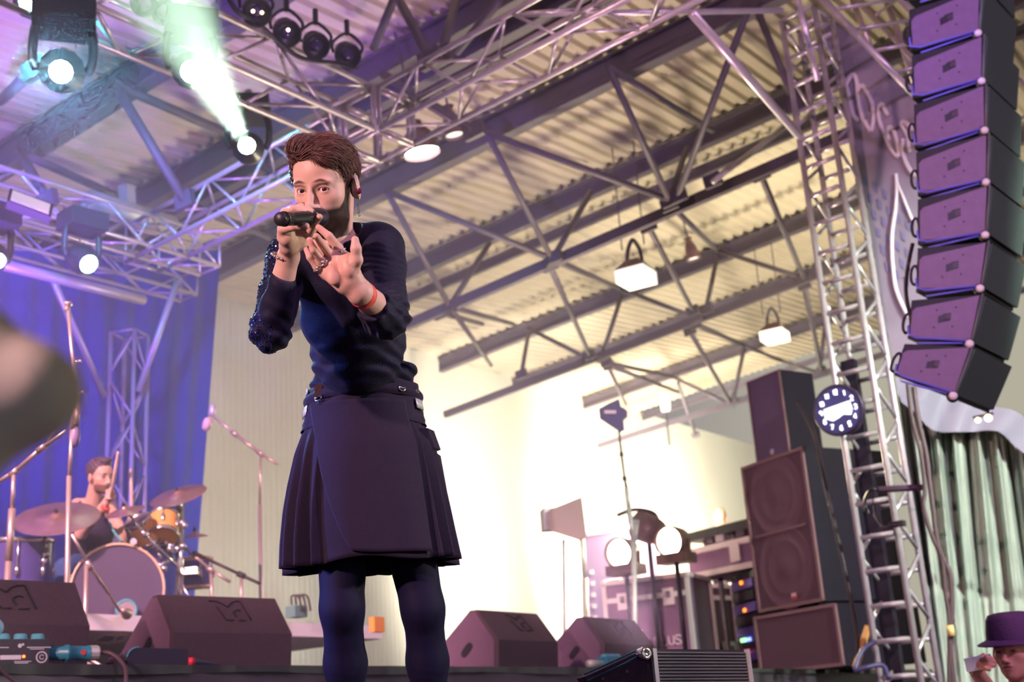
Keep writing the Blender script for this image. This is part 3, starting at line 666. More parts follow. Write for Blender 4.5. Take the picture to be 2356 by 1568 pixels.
# ============================================================ SMOOTH-BLENDED FORMS (people)
class Form:
    """a list of solids blended smoothly; turned into one closed skin"""
    def __init__(s): s.ops = []
    def _add(s, f, c, R, k, sub): s.ops.append((f, np.array(c, float), float(R), float(k), sub)); return s
    def cone(s, a, b, ra, rb, k=.012, sub=False):
        a = np.array(a, float); b = np.array(b, float); ba = b-a; L2 = float(ba@ba)+1e-12
        def f(p):
            t = np.clip((p-a)@ba/L2, 0, 1); return np.linalg.norm(p-a-t[..., None]*ba, axis=-1)-(ra+(rb-ra)*t)
        return s._add(f, (a+b)/2, math.sqrt(L2)/2+max(ra, rb), k, sub)
    def ell(s, c, r, M=None, k=.012, sub=False):
        c = np.array(c, float); r = np.array(r, float); M = np.eye(3) if M is None else np.array(M, float)   # rows = local axes
        def f(p):
            q = (p-c)@M.T; k0 = np.linalg.norm(q/r, axis=-1); k1 = np.linalg.norm(q/(r*r), axis=-1)+1e-9
            return k0*(k0-1)/k1
        return s._add(f, c, r.max(), k, sub)
    def fn(s, f, c, R, k=.01, sub=False): return s._add(f, c, R, k, sub)
    def ev(s, P, cen=None, rad=0.):
        """P (n,m,3); cen (n,3) block centres"""
        D = np.full(P.shape[:2], .5)
        for f, c, R, k, sub in s.ops:
            m = np.linalg.norm(cen-c, axis=1) < R+rad+k+.01
            if not m.any(): continue
            d = f(P[m]); o = D[m]
            if sub:
                h = np.clip(.5-.5*(o+d)/k, 0, 1); D[m] = o*(1-h)-d*h+k*h*(1-h)
            else:
                h = np.clip(.5+.5*(o-d)/k, 0, 1); D[m] = o*(1-h)+d*h-k*h*(1-h)
        return D
    def mesh(s, h, disp=None):
        n = 8; bs = n*h; keys = set()
        for f, c, R, k, sub in s.ops:
            if sub: continue
            lo = np.floor((c-R-2*h)/bs).astype(int); hi = np.floor((c+R+2*h)/bs).astype(int)
            g = np.stack(np.meshgrid(*[np.arange(a, b+1) for a, b in zip(lo, hi)], indexing='ij'), -1).reshape(-1, 3)
            cc = (g+.5)*bs; g = g[np.linalg.norm(cc-c, axis=1) < R+bs*.9+2*h]
            keys.update(map(tuple, g))
        K = np.array(sorted(keys)); cen = (K+.5)*bs
        d0 = s.ev(cen[:, None, :], cen, 0.)[:, 0]; m = np.abs(d0) < bs*1.15; K = K[m]; cen = cen[m]
        I = np.stack(np.meshgrid(*[np.arange(n+1)]*3, indexing='ij'), -1).reshape(-1, 3)
        D = np.empty((len(K), (n+1)**3))
        for a in range(0, len(K), 600):
            P = (K[a:a+600, None, :]*n+I[None])*h
            D[a:a+600] = s.ev(P, cen[a:a+600], bs*.87)
            if disp is not None: D[a:a+600] += disp(P)
        V = D.reshape(-1, n+1, n+1, n+1); sg = V < 0
        # cell vertices
        cnt = np.zeros((len(K), n, n, n)); acc = np.zeros((len(K), n, n, n, 3))
        corner = [(i, j, k) for i in (0, 1) for j in (0, 1) for k in (0, 1)]
        for c in corner:
            for ax in range(3):
                if c[ax]: continue
                e = list(c); e[ax] = 1
                A = V[:, c[0]:c[0]+n, c[1]:c[1]+n, c[2]:c[2]+n]; Bv = V[:, e[0]:e[0]+n, e[1]:e[1]+n, e[2]:e[2]+n]
                x = (A < 0) != (Bv < 0); t = np.where(x, A/(A-Bv+1e-12*(~x)), 0)
                p = np.array(c, float)
                for q in range(3): acc[..., q] += x*(p[q]+(t if q == ax else 0))
                cnt += x
        act = cnt > 0; bi, ci, cj, ck = np.nonzero(act)
        G = K[bi]*n+np.stack([ci, cj, ck], 1); pos = (G+acc[act]/cnt[act][:, None])*h
        OFF = 1 << 19
        key = lambda g: ((g[:, 0]+OFF) << 40)+((g[:, 1]+OFF) << 20)+(g[:, 2]+OFF)
        kk = key(G); o = np.argsort(kk); kk = kk[o]; pos = pos[o]
        quads = []
        for ax in range(3):
            S0 = sg[:, :n, :n, :n]; sl = [slice(0, n)]*3; sl[ax] = slice(1, n+1); S1 = sg[:, sl[0], sl[1], sl[2]]
            b, i, j, k = np.nonzero(S0 != S1); g = K[b]*n+np.stack([i, j, k], 1); fl = S0[b, i, j, k]
            u = np.zeros(3, int); v = np.zeros(3, int); u[(ax+1) % 3] = 1; v[(ax+2) % 3] = 1
            q = np.stack([np.searchsorted(kk, key(w)) for w in (g-u-v, g-v, g, g-u)], 1); ok = np.ones(len(q), bool)
            for c, w in enumerate((g-u-v, g-v, g, g-u)):
                z = np.clip(q[:, c], 0, len(kk)-1); ok &= kk[z] == key(w); q[:, c] = z
            q[~fl] = q[~fl][:, ::-1]; quads.append(q[ok])
        return pos, np.concatenate(quads)
def skin_obj(name, pos, quads, m, parent=None, loc=None, colors=None, smooth_it=0):
    me = bpy.data.meshes.new(name); off = np.array(loc if loc is not None else (0, 0, 0), float)
    if parent is not None:
        off = np.zeros(3); p_ = parent
        while p_: off += np.array(p_.location, float); p_ = p_.parent
    me.vertices.add(len(pos)); me.vertices.foreach_set('co', (pos-off).astype(np.float32).ravel())
    me.loops.add(quads.size); me.loops.foreach_set('vertex_index', quads.astype(np.int32).ravel())
    me.polygons.add(len(quads)); me.polygons.foreach_set('loop_start', np.arange(0, quads.size, 4, dtype=np.int32))
    me.polygons.foreach_set('use_smooth', np.ones(len(quads), bool)); me.update(); me.validate()
    for mm in (m if isinstance(m, (list, tuple)) else [m]): me.materials.append(mm)
    if colors is not None:
        ca = me.color_attributes.new('tone', 'FLOAT_COLOR', 'POINT'); c4 = np.ones((len(pos), 4), np.float32); c4[:, :3] = colors; ca.data.foreach_set('color', c4.ravel())
    o = bpy.data.objects.new(name, me); COL.objects.link(o)
    if parent is not None: o.parent = parent
    elif loc is not None: o.location = loc
    if smooth_it:
        md = o.modifiers.new('sm', 'SMOOTH'); md.factor = .5; md.iterations = smooth_it
    return o
def skin_mat(name, rough=.45, sss=.12):
    m = bpy.data.materials.new(name); m.use_nodes = True; n, l = m.node_tree.nodes, m.node_tree.links; b = n['Principled BSDF']
    a = n.new('ShaderNodeVertexColor'); a.layer_name = 'tone'; l.new(a.outputs[0], b.inputs['Base Color'])
    b.inputs['Roughness'].default_value = rough; b.inputs['Specular IOR Level'].default_value = .28; b.inputs['Subsurface Weight'].default_value = sss; b.inputs['Subsurface Radius'].default_value = (.01, .004, .002); b.inputs['Subsurface Scale'].default_value = .6
    t = n.new('ShaderNodeTexCoord'); y = n.new('ShaderNodeTexNoise'); y.inputs['Scale'].default_value = 220; l.new(t.outputs['Object'], y.inputs['Vector'])
    k = n.new('ShaderNodeBump'); k.inputs['Strength'].default_value = .12; k.inputs['Distance'].default_value = .002; l.new(y.outputs['Fac'], k.inputs['Height']); l.new(k.outputs[0], b.inputs['Normal'])
    return m
M_SKIN = skin_mat('skin')
def Va(v): return np.array(v, float)
def sstep(a, b, x): t = np.clip((x-a)/(b-a), 0, 1); return t*t*(3-2*t)
def head_axes(c, yaw, pitch, roll, up_hint=None):
    """rows x(viewer right), y(out of the face), z(up) for a head at c looking back along the view ray"""
    vb = (CAM-c).normalized(); vr = vb.cross(Vector((0, 0, 1)))*-1
    vr = RT-vb*RT.dot(vb); vr.normalize(); vu = vb.cross(vr); vu = vu if vu.dot(UP) > 0 else -vu
    V = Matrix((vr, vb, vu)).transposed()
    Rm = Matrix.Rotation(math.radians(roll), 3, 'Y') @ Matrix.Rotation(math.radians(yaw), 3, 'Z') @ Matrix.Rotation(math.radians(pitch), 3, 'X')
    A = V @ Rm
    return np.array(A.transposed())        # rows = axes in world
def add_head(F, c, A, s=1.0, open_eyes=True, detail=True):
    c = Va(c); W = lambda x, y, z: c+(A[0]*x+A[1]*y+A[2]*z)*s
    E = lambda p, r, k=.012, sub=False, M=None: F.ell(W(*p), [q*s for q in r], A if M is None else M, k*s, sub)
    E((0, -.020, .036), (.076, .097, .088), .01)
    E((0, .036, .034), (.060, .050, .056), .03)
    E((0, .026, -.036), (.0585, .056, .074), .025)
    E((0, .024, -.076), (.050, .050, .040), .02)
    E((0, .060, -.098), (.026, .024, .022), .022)
    E((0, .056, -.060), (.034, .034, .030), .02)
    for q in (-1, 1):
        E((q*.042, .043, -.024), (.019, .024, .018), .03)
        E((q*.029, .074, .0185), (.024, .012, .0075), .014)
    F.cone(W(0, .078, .014), W(0, .103, -.034), .0078*s, .0095*s, .011*s)
    for q in (-1, 1): E((q*.032, .093, -.001), (.019, .015, .0125), .012, True)
    E((0, .106, -.039), (.0115, .0115, .0100), .006)
    for q in (-1, 1):
        E((q*.0125, .093, -.0435), (.0078, .012, .0078), .005)
        E((q*.032, .0655, -.001), (.0162, .0158, .0152), .006)
        if detail and q > 0: E((q*.0068, .102, -.0515), (.0036, .0060, .0032), .002, True)
    E((0, .082, -.0625), (.023, .012, .0050), .006)
    E((0, .081, -.0735), (.019, .012, .0062), .006)
    if detail:
        E((0, .094, -.0680), (.021, .012, .0011), .002, True)
        for q in (-1, 1): E((q*.032, .083, -.0010), (.0130, .012, .0043), .0022, True)
    for q in (-1, 1):
        a = math.radians(22)*q; ex = A[0]*math.cos(a)-A[1]*math.sin(a)*1.0; ey = A[1]*math.cos(a)+A[0]*math.sin(a); M = np.array([ex, ey*math.cos(.15)+A[2]*math.sin(.15)*0, A[2]])
        M = np.array([ex, ey, A[2]])
        E((q*.085, -.012, -.011), (.0085, .019, .0335), .006, False, M)
        E((q*.079, -.004, -.018), (.010, .012, .020), .008, False, M)
        if detail:
            E((q*.0925, -.012, -.007), (.0052, .0120, .0240), .003, True, M)
            E((q*.089, -.004, -.009), (.006, .0055, .008), .003, False, M)
    return W
def finger(F, pts, r, k=.004):
    for i in range(len(pts)-1): F.cone(Va(pts[i]), Va(pts[i+1]), r[i], r[i+1], k)

# ============================================================ THE SINGER
HC = at(749, 428, 3.03)
HA = head_axes(HC, 27, -5, -5)
F = Form()
HW = add_head(F, HC, HA, 1.0)
# neck
nb = Va(at(762, 565, 3.14))
F.cone(HW(.004, -.036, -.045), nb, .049, .055, .02)
F.cone(HW(.030, .0, -.085), Va(at(758, 560, 3.06)), .018, .014, .02)
# torso, hidden by the clothes
shL, shR = Va(at(668, 590, 3.20)), Va(at(876, 572, 3.16))         # picture-left / picture-right shoulder joints
elL, elR = Va(at(622, 762, 3.10)), Va(at(888, 726, 2.98))
wrL, wrR = Va(at(664, 590, 2.98)), Va(at(828, 672, 2.78))
hip = Va(at(838, 985, 3.58)); chest = Va(at(800, 660, 3.26)); belly = Va(at(828, 820, 3.46))
F.cone(shL, shR, .042, .042, .03); F.cone(nb, chest+Va((0, .03, 0)), .055, .07, .03)
F.cone(chest+Va((0, .03, 0)), belly, .075, .075, .03); F.cone(belly, hip, .075, .085, .03)
F.cone(shL, elL, .042, .034, .02); F.cone(elL, wrL, .040, .0265, .015)
F.cone(shR, elR, .044, .036, .02); F.cone(elR, wrR, .041, .0285, .015)
kneeL, kneeR = Va(at(787, 1400, 3.52)), Va(at(973, 1400, 3.60))
hipL, hipR = Va(at(790, 1060, 3.57)), Va(at(905, 1060, 3.61))
ankL, ankR = gx(802, 3.66, 1.50), gx(998, 3.70, 1.50)
for hp, kn, an in ((hipL, kneeL, ankL), (hipR, kneeR, ankR)):
    F.cone(hp, kn, .085, .054, .03); calf = kn*.62+Va(an)*.38+Va((0, .018, 0)); F.cone(kn, calf, .050, .052, .03); F.cone(calf, Va(an), .050, .036, .03)
    F.cone(Va(an)-Va((0, 0, .03)), Va(an)+Va((-.02, -.13, -.055)), .036, .028, .02)
# --- hand holding the microphone (his right hand)
micA, micB = at(643, 504, 2.74), at(738, 500, 2.935)      # butt end, grille end
mc = lambda t, dx=0, dy=0, dz=0: Va(micA.lerp(micB, t))+Va(RT)*dx+Va(UP)*dy+Va((0, 1, 0))*dz
F.cone(wrL, Va(at(668, 560, 2.94)), .0265, .025, .012)
pm = Va(at(676, 548, 2.93))
F.cone(Va(at(664, 565, 2.93)), Va(at(690, 535, 2.935)), .024, .022, .012)
F.cone(Va(at(660, 548, 2.90)), Va(at(664, 508, 2.885)), .021, .017, .012)
F.cone(Va(at(694, 560, 2.95)), Va(at(722, 520, 2.965)), .016, .014, .012)
F.cone(Va(at(676, 525, 2.925)), Va(at(702, 522, 2.935)), .018, .018, .012)
g = lambda x, y, Y: Va(at(x, y, Y))
finger(F, [g(660, 506, 2.905), g(656, 488, 2.875), g(675, 481, 2.84), g(698, 489, 2.845)], [.0115, .0112, .0098, .0085])
finger(F, [g(668, 506, 2.925), g(668, 483, 2.90), g(692, 478, 2.87), g(713, 487, 2.865)], [.012, .0115, .0100, .0085])
finger(F, [g(682, 508, 2.945), g(684, 482, 2.92), g(707, 481, 2.89), g(726, 495, 2.885)], [.012, .0115, .0100, .0082])
finger(F, [g(706, 548, 2.955), g(714, 528, 2.915), g(724, 512, 2.885), g(735, 499, 2.87)], [.0135, .0115, .0098, .0082])
finger(F, [g(652, 545, 2.90), g(650, 527, 2.875), g(676, 521, 2.85), g(704, 520, 2.845)], [.017, .0125, .0105, .0088])
# --- open hand (his left hand), palm towards us
wY = 2.78
F.cone(wrR, g(806, 645, 2.76), .0285, .027, .014)
F.ell(g(780, 612, 2.755), (.046, .017, .038), np.array([Va((-RT*.72+UP*.69).normalized()), Va((-FW).normalized()), Va((RT*.69+UP*.72).normalized())]), .014)
F.cone(g(812, 640, 2.755), g(800, 600, 2.74), .022, .020, .012)
F.cone(g(792, 655, 2.76), g(756, 628, 2.765), .022, .017, .014)
F.ell(g(768, 632, 2.735), (.018, .012, .026), None, .012)
F.ell(g(803, 612, 2.728), (.019, .014, .026), None, .012)
finger(F, [g(796, 596, 2.755), g(779, 570, 2.745), g(757, 543, 2.725), g(733, 523, 2.72)], [.0118, .0106, .0094, .0076], .004)
finger(F, [g(777, 607, 2.76), g(757, 583, 2.74), g(738, 558, 2.705), g(728, 543, 2.67)], [.0116, .0106, .0092, .0076], .004)
finger(F, [g(760, 620, 2.765), g(740, 600, 2.74), g(722, 575, 2.71), g(712, 552, 2.70)], [.0112, .0100, .0088, .0072], .004)
finger(F, [g(748, 634, 2.77), g(729, 614, 2.75), g(713, 592, 2.735), g(705, 574, 2.74)], [.0104, .0092, .0080, .0065], .004)
finger(F, [g(812, 622, 2.74), g(821, 598, 2.72), g(819, 572, 2.705), g(817, 551, 2.70)], [.0150, .0135, .0120, .0088], .006)
pos, quads = F.mesh(.0020)
# skin tones and painted lid shade laid out on the head and hands
q = (pos-Va(HC))@HA.T; x, y, z = q[:, 0], q[:, 1], q[:, 2]; ax_ = np.abs(x)
col = np.tile(Va((.66, .41, .33)), (len(pos), 1))
inh = (np.linalg.norm(q, axis=1) < .17) & (y > -.10)
def blend(mask, c, w=1.0):
    global col
    mm = (mask*w)[:, None]; col = col*(1-mm)+Va(c)*mm
nz = .5+.5*np.sin(x*900+np.sin(z*700)*2)*np.sin(z*800+y*500)
beard_line = -.052+.35*np.maximum(0, ax_-.035)*1.2
thr = -.052+.075*sstep(.050, .005, y)
bd = inh*(ax_ < .077)*sstep(.007, -.007, z-thr)*sstep(-.03, -.01, y+.2*np.maximum(0, z+.03)*0)*(z > -.135)
mouth = np.exp(-((x/.021)**2+((z+.068)/.0085)**2)**2)
must = inh*np.exp(-((x/.030)**2+((z+.0565)/.0055)**2)**2)*(y > .05)
low = inh*sstep(-.118, -.108, -np.abs(z+.0)+0)*0
blend(np.clip(bd*(1-.9*mouth)*.97, 0, 1), (.018, .007, .007))
blend(np.clip(must*(1-.5*mouth)*.92, 0, 1), (.02, .008, .008))
blend(inh*mouth*(y > .07), (.50, .20, .18), .8)
brow = sum(np.exp(-(((x-s_*.031)/.019)**2+((z-.0205-.0035*np.cos((x-s_*.031)*90)+.10*np.maximum(0, np.abs(x)-.030))/.0042)**2)**2) for s_ in (-1, 1))
blend(np.clip(inh*brow*(y > .04), 0, 1), (.015, .006, .006), .95)
lid_shade = sum(np.exp(-(((x-s_*.030)/.018)**2+((z-.006)/.010)**2)) for s_ in (-1, 1)); blend(inh*lid_shade*(y > .05), (.42, .20, .17), .35)  # shade over the upper lids painted into the skin colour
lash = sum(np.exp(-((np.sqrt(((x-s_*.032)/.0135)**2+((z+.001)/.0062)**2)-1)/.16)**2) for s_ in (-1, 1))*(z > -.004); blend(np.clip(inh*lash*(y > .06), 0, 1), (.02, .008, .008), .9)
scalp = inh*0+(np.linalg.norm((q-Va((0, -.02, .036)))/Va((.08, .10, .092)), axis=1) < 1.08)*(z > .03)*(y < .035); blend(scalp*1., (.10, .045, .035), .9)
stub = inh*(ax_ < .076)*(y < .02)*(y > -.06)*(z > -.02)*(ax_ > .06)*(z < .05); blend(stub*sstep(.03, -.0, y), (.22, .12, .10), .45)
for tip in (g(733, 523, 2.72), g(728, 543, 2.67), g(712, 552, 2.70), g(705, 574, 2.74), g(735, 499, 2.87)): blend(np.exp(-(np.linalg.norm(pos-tip, axis=1)/.018)**2), (.66, .27, .22), .5)
plm = np.exp(-(np.linalg.norm(pos-g(772, 622, 2.73), axis=1)/.04)**2); blend(plm, (.60, .27, .22), .5)
person = skin_obj('person', pos, quads, M_SKIN, None, Vector((HC.x, 3.62, PZ)), col, 1)
tag(person, 'man in black singing into a handheld microphone with one open hand stretched out', 'person')
# eyes
M_EYEW = mat('eye_white', (.72, .66, .66), .2); M_IRIS = mat('dark_brown_iris', (.035, .015, .02), .12); M_GLINT = mat('eye_glint', (.9, .9, .95), .1)
gaze = (HA[1]*.96+HA[0]*.22-HA[2]*.02); gaze /= np.linalg.norm(gaze)
for s_ in (-1, 1):
    ec = HW(s_*.032, .0655, -.001)
    bm = B(); bmesh.ops.create_uvsphere(bm, u_segments=28, v_segments=18, radius=.0142, matrix=Matrix.Translation(Vector(ec))); eye = obj('eye', bm, M_EYEW, person, True)
    bm = B(); lathe(bm, [(0, .01475), (.0030, .0145), (.0060, .0133), (.0064, .0126)], ec, gaze, 20); ir = obj('iris', bm, M_IRIS, eye, True)
# ---------------------------------------------------------------- hair
M_HAIR = bpy.data.materials.new('brown_hair'); M_HAIR.use_nodes = True
hb = M_HAIR.node_tree.nodes['Principled BSDF']; hb.inputs['Roughness'].default_value = .42; hb.inputs['Specular IOR Level'].default_value = .3; hb.inputs['Base Color'].default_value = (.13, .06, .045, 1)
at_ = M_HAIR.node_tree.nodes.new('ShaderNodeVertexColor'); at_.layer_name = 'tone'; M_HAIR.node_tree.links.new(at_.outputs[0], hb.inputs['Base Color'])
def hair_shape(scale=1.):
    G = Form(); E = lambda p, r, k=.012, sub=False: G.ell(HW(*p), [a*scale for a in r], HA, k, sub)
    E((.0, -.024, .044), (.0800, .099, .0870), .01)
    E((.018, .014, .100), (.054, .056, .028), .02)       # swept top
    E((-.028, .050, .104), (.041, .034, .032), .02)      # quiff over the forehead
    E((.040, .046, .078), (.034, .036, .028), .02)
    E((.060, -.010, .05), (.019, .05, .050), .015); E((-.062, .022, .040), (.018, .034, .050), .012)
    E((0, .104, -.01), (.075, .062, .072), .012, True)       # free the face
    E((-.012, .118, .046), (.052, .040, .034), .012, True)
    E((.09, .02, -.055), (.05, .06, .06), .01, True); E((-.09, .02, -.05), (.05, .06, .06), .01, True); E((0, -.06, -.10), (.12, .09, .07), .015, True)
    E((.088, -.008, -.008), (.028, .030, .042), .008, True); E((-.088, -.008, -.008), (.028, .030, .042), .008, True)
    return G
G = hair_shape(); hp, hq = G.mesh(.003)
hc = np.tile(Va((.045, .02, .02)), (len(hp), 1))
hd = lambda P: .0022*np.sin(((P-Va(HC))@HA[2])*420+((P-Va(HC))@HA[0])*160+3*np.sin(((P-Va(HC))@HA[1])*40))
hp, hq = hair_shape().mesh(.0028, hd); hc = np.tile(Va((.045, .02, .02)), (len(hp), 1))
hair = skin_obj('hair', hp, hq, M_HAIR, person, None, hc)
# strands combed over the volume
vn = np.zeros_like(hp)
t0 = hp[hq]; fn_ = np.cross(t0[:, 2]-t0[:, 0], t0[:, 3]-t0[:, 1])
for c_ in range(4): np.add.at(vn, hq[:, c_], fn_)
vn /= np.linalg.norm(vn, axis=1)[:, None]+1e-9
hl = (hp-Va(HC))@HA.T
sel = np.nonzero((hl[:, 2] > -.03) & ~((hl[:, 1] > .045) & (hl[:, 2] < .06)) & ~((np.abs(hl[:, 0]) > .055) & (hl[:, 2] < .040) & (hl[:, 1] > -.05)))[0]; NS = 5200
pick = rng.choice(sel, NS); Gf = hair_shape()
def hsd(p):
    out = np.empty(len(p)); cen = p; out[:] = Gf.ev(p[:, None, :], cen, .01)[:, 0]; return out
def hgrad(p):
    e_ = .0015; g_ = np.stack([hsd(p+Va(v)*e_)-hsd(p-Va(v)*e_) for v in ((1, 0, 0), (0, 1, 0), (0, 0, 1))], 1); return g_/(np.linalg.norm(g_, axis=1)[:, None]+1e-9)
def flow(l):
    x, y, z = l.T; w = np.zeros((len(l), 3))
    def add(m, d):
        w[:] += m[:, None]*Va(d)
    top = sstep(.05, .10, z); add(top, (.62, -.78, .0))
    fl_ = sstep(.0, .05, y)*sstep(.01, -.02, x)*sstep(.03, .06, z)*1.6; add(fl_, (.15, -.55, .75))
    fr_ = sstep(-.02, .04, y)*sstep(.0, .035, x)*sstep(.02, .05, z)*.9; add(fr_, (.70, -.25, -.75))
    side = 1-sstep(.02, .085, z); add(side*1.2, (0, -.35, -1.)); add(np.full(len(l), .15), (.1, -.7, -.3))
    return w
p = hp[pick].copy(); l0 = hl[pick]; seg = 9
Lh = np.where(l0[:, 2] > .05, rng.uniform(.04, .085, NS), rng.uniform(.014, .03, NS)); jit = rng.normal(0, .22, (NS, 3))
offs = rng.uniform(-.0010, .0055, NS); fly = (rng.random(NS) < .05) & (l0[:, 2] > .07); offs[fly] = rng.uniform(.004, .012, fly.sum())
pts = [p.copy()]
for s_ in range(seg):
    d = (flow((p-Va(HC))@HA.T)+jit)@HA; g_ = hgrad(p); d -= g_*np.sum(d*g_, 1)[:, None]; d /= np.linalg.norm(d, axis=1)[:, None]+1e-9
    p = p+d*(Lh/seg)[:, None]; sd = hsd(p); g_ = hgrad(p); tgt = offs*math.sin(math.pi*min(1, (s_+1)/seg*.8)); p = p-g_*np.clip(sd-tgt, -.01, .01)[:, None]
    pts.append(p.copy())
pts = np.stack(pts, 1); tdir = pts[:, -1]-pts[:, 0]; tdir /= np.linalg.norm(tdir, axis=1)[:, None]+1e-9
s1 = np.cross(tdir, vn[pick]); s1 /= np.linalg.norm(s1, axis=1)[:, None]+1e-9; s2 = np.cross(tdir, s1)
r0_ = rng.uniform(.0007, .0013, NS); tone = Va((.14, .066, .056))[None]*rng.uniform(.45, 1.9, NS)[:, None]
SV = np.zeros((NS, seg+1, 3, 3))
for j_ in range(seg+1):
    for a_, an_ in enumerate((0, 2.094, 4.189)): SV[:, j_, a_] = pts[:, j_]+(s1*math.cos(an_)+s2*math.sin(an_))*(r0_*(1-.85*j_/seg))[:, None]
base_ = (np.arange(NS)*(seg+1)*3)[:, None, None, None]; jj = (np.arange(seg)*3)[None, :, None, None]
qd = np.array([[a_, (a_+1) % 3, (a_+1) % 3+3, a_+3] for a_ in range(3)])[None, None]
SF = (base_+jj+qd).reshape(-1, 4)
skin_obj('hair_strands', SV.reshape(-1, 3), SF, M_HAIR, person, None, np.repeat(tone, (seg+1)*3, axis=0))
# ear pieces, earring
M_IEM = mat('dark_red_earpiece', (.12, .015, .05), .1)
bm = B(); bmesh.ops.create_uvsphere(bm, u_segments=16, v_segments=10, radius=.0085, matrix=Matrix.Translation(Vector(HW(.094, .002, -.020)))); obj('earpiece', bm, M_IEM, person, True)
bm = B(); path(bm, spline([Vector(HW(.096, .006, -.018)), Vector(HW(.096, .012, .0)), Vector(HW(.092, .010, .018)), Vector(HW(.089, -.002, .026))], 6), .0014, 6); obj('earpiece_wire', bm, mat('clear_wire', (.7, .7, .68), .2), person, True)
bm = B()
for i in range(7):
    c_ = Vector(HW(.090-.002*i*.3, .004+.002*math.sin(i), -.044-.0055*i)); x_, y_, d_ = frame((1, 0, 0) if i % 2 else (0, 1, 0)); path(bm, [c_+x_*.0028*math.cos(a)+y_*.0034*math.sin(a) for a in np.linspace(0, 6.28, 9)[:-1]], .0007, 5, True)
tube(bm, HW(.088, .010, -.084), HW(.088, -.002, -.084), .0013); obj('earring', bm, M_CHROME, person, True)
# ---------------------------------------------------------------- shirt
M_SHIRT = mat('black_jersey', (.005, .004, .024), .7, bump=.25, bscale=260, sheen=.04, spec=.25)
S = Form()
def wr(P, c, k1, k2, amp): return amp*np.sin(k1*P[..., 0]+k2*P[..., 2]+2*np.sin(9*P[..., 0]))
chest2, belly2, waist2 = Va(at(800, 650, 3.25)), Va(at(822, 790, 3.42)), Va(at(835, 878, 3.52))
T3 = np.array([Va(RT), Va(V_*0+Vector((0, 1, 0))), Va((0, 0, 1))]); T3[0] /= np.linalg.norm(T3[0])
S.cone(Va(at(690, 585, 3.20)), Va(at(862, 568, 3.17)), .066, .066, .03)
S.ell(Va(at(800, 625, 3.24)), (.158, .105, .120), T3, .04)
S.ell(Va(at(812, 710, 3.32)), (.148, .105, .150), T3, .04)
S.ell(Va(at(824, 800, 3.42)), (.136, .104, .140), T3, .03)
S.ell(waist2, (.150, .112, .050), T3, .02); S.ell(Va(at(836, 905, 3.53)), (.148, .114, .030), T3, .012)
S.cone(shL, elL, .062, .050, .03); S.cone(shR, elR, .066, .056, .025)
S.cone(elL, Va(at(650, 655, 3.01)), .049, .038, .02)
S.cone(elR, Va(at(858, 705, 2.87)), .055, .041, .02)
S.ell(Va(at(935, 848, 3.5)), (.03, .04, .022), None, .02)
S.cone(Va(HW(-.0, -.03, -.10)), nb+Va((0, .02, 0)), .058, .075, .03)
# neckline and sleeve ends
S.cone(Va(HW(.010, .03, -.09)), Va(at(782, 540, 3.05)), .055, .030, .008, True)
S.cone(Va(HW(0, -.03, -.02)), Va(HW(0, -.03, -.098)), .085, .070, .006, True)
def plane_cut(o, n, R):
    o, n = Va(o), Va(n); n = n/np.linalg.norm(n)
    return lambda P: np.maximum((P-o)@n*-1, np.linalg.norm(P-o, axis=-1)-R)
dL = wrL-elL; oL = Va(at(650, 637, 3.0)); S.fn(plane_cut(oL, dL, .085), oL, .09, .003, True)
dR = wrR-elR; oR = Va(at(858, 705, 2.87)); S.fn(plane_cut(oR, dR+Va((0, 0, .06)), .075), oR, .08, .003, True)
def dsp(P):
    q = P-Va((0, 0, 0)); X, Y, Zc = P[..., 0], P[..., 1], P[..., 2]
    zw = waist2[2]; a = np.exp(-((Zc-zw-.01)/.055)**2)
    d = a*(.0030*np.sin(Zc*170+X*45+2.5*np.sin(X*22))+.0026*np.sin(Zc*110-X*60+1.3+2*np.sin(X*13)))
    b = np.exp(-((Zc-zw-.16)/.10)**2); d += b*.0030*np.sin((Zc*.55+X*.9)*85+1.5*np.sin(X*30))
    # forearm / upper arm gathers at the right
    r = np.exp(-(np.linalg.norm(P-elR, axis=-1)/.10)**2); d += r*.0026*np.sin((Zc*.9-X*.5)*330)
    r2 = np.exp(-(np.linalg.norm(P-(elR*.5+shR*.5), axis=-1)/.09)**2); d += r2*.0016*np.sin((Zc+X*.4)*300)
    return d
oC = Va(at(836, 914, 3.45)); S.fn(plane_cut(oC, Va((0, 0, -1)), .35), oC, .35, .006, True)
sp_, sq_ = S.mesh(.0035, dsp)
shirt = skin_obj('shirt', sp_, sq_, M_SHIRT, person)
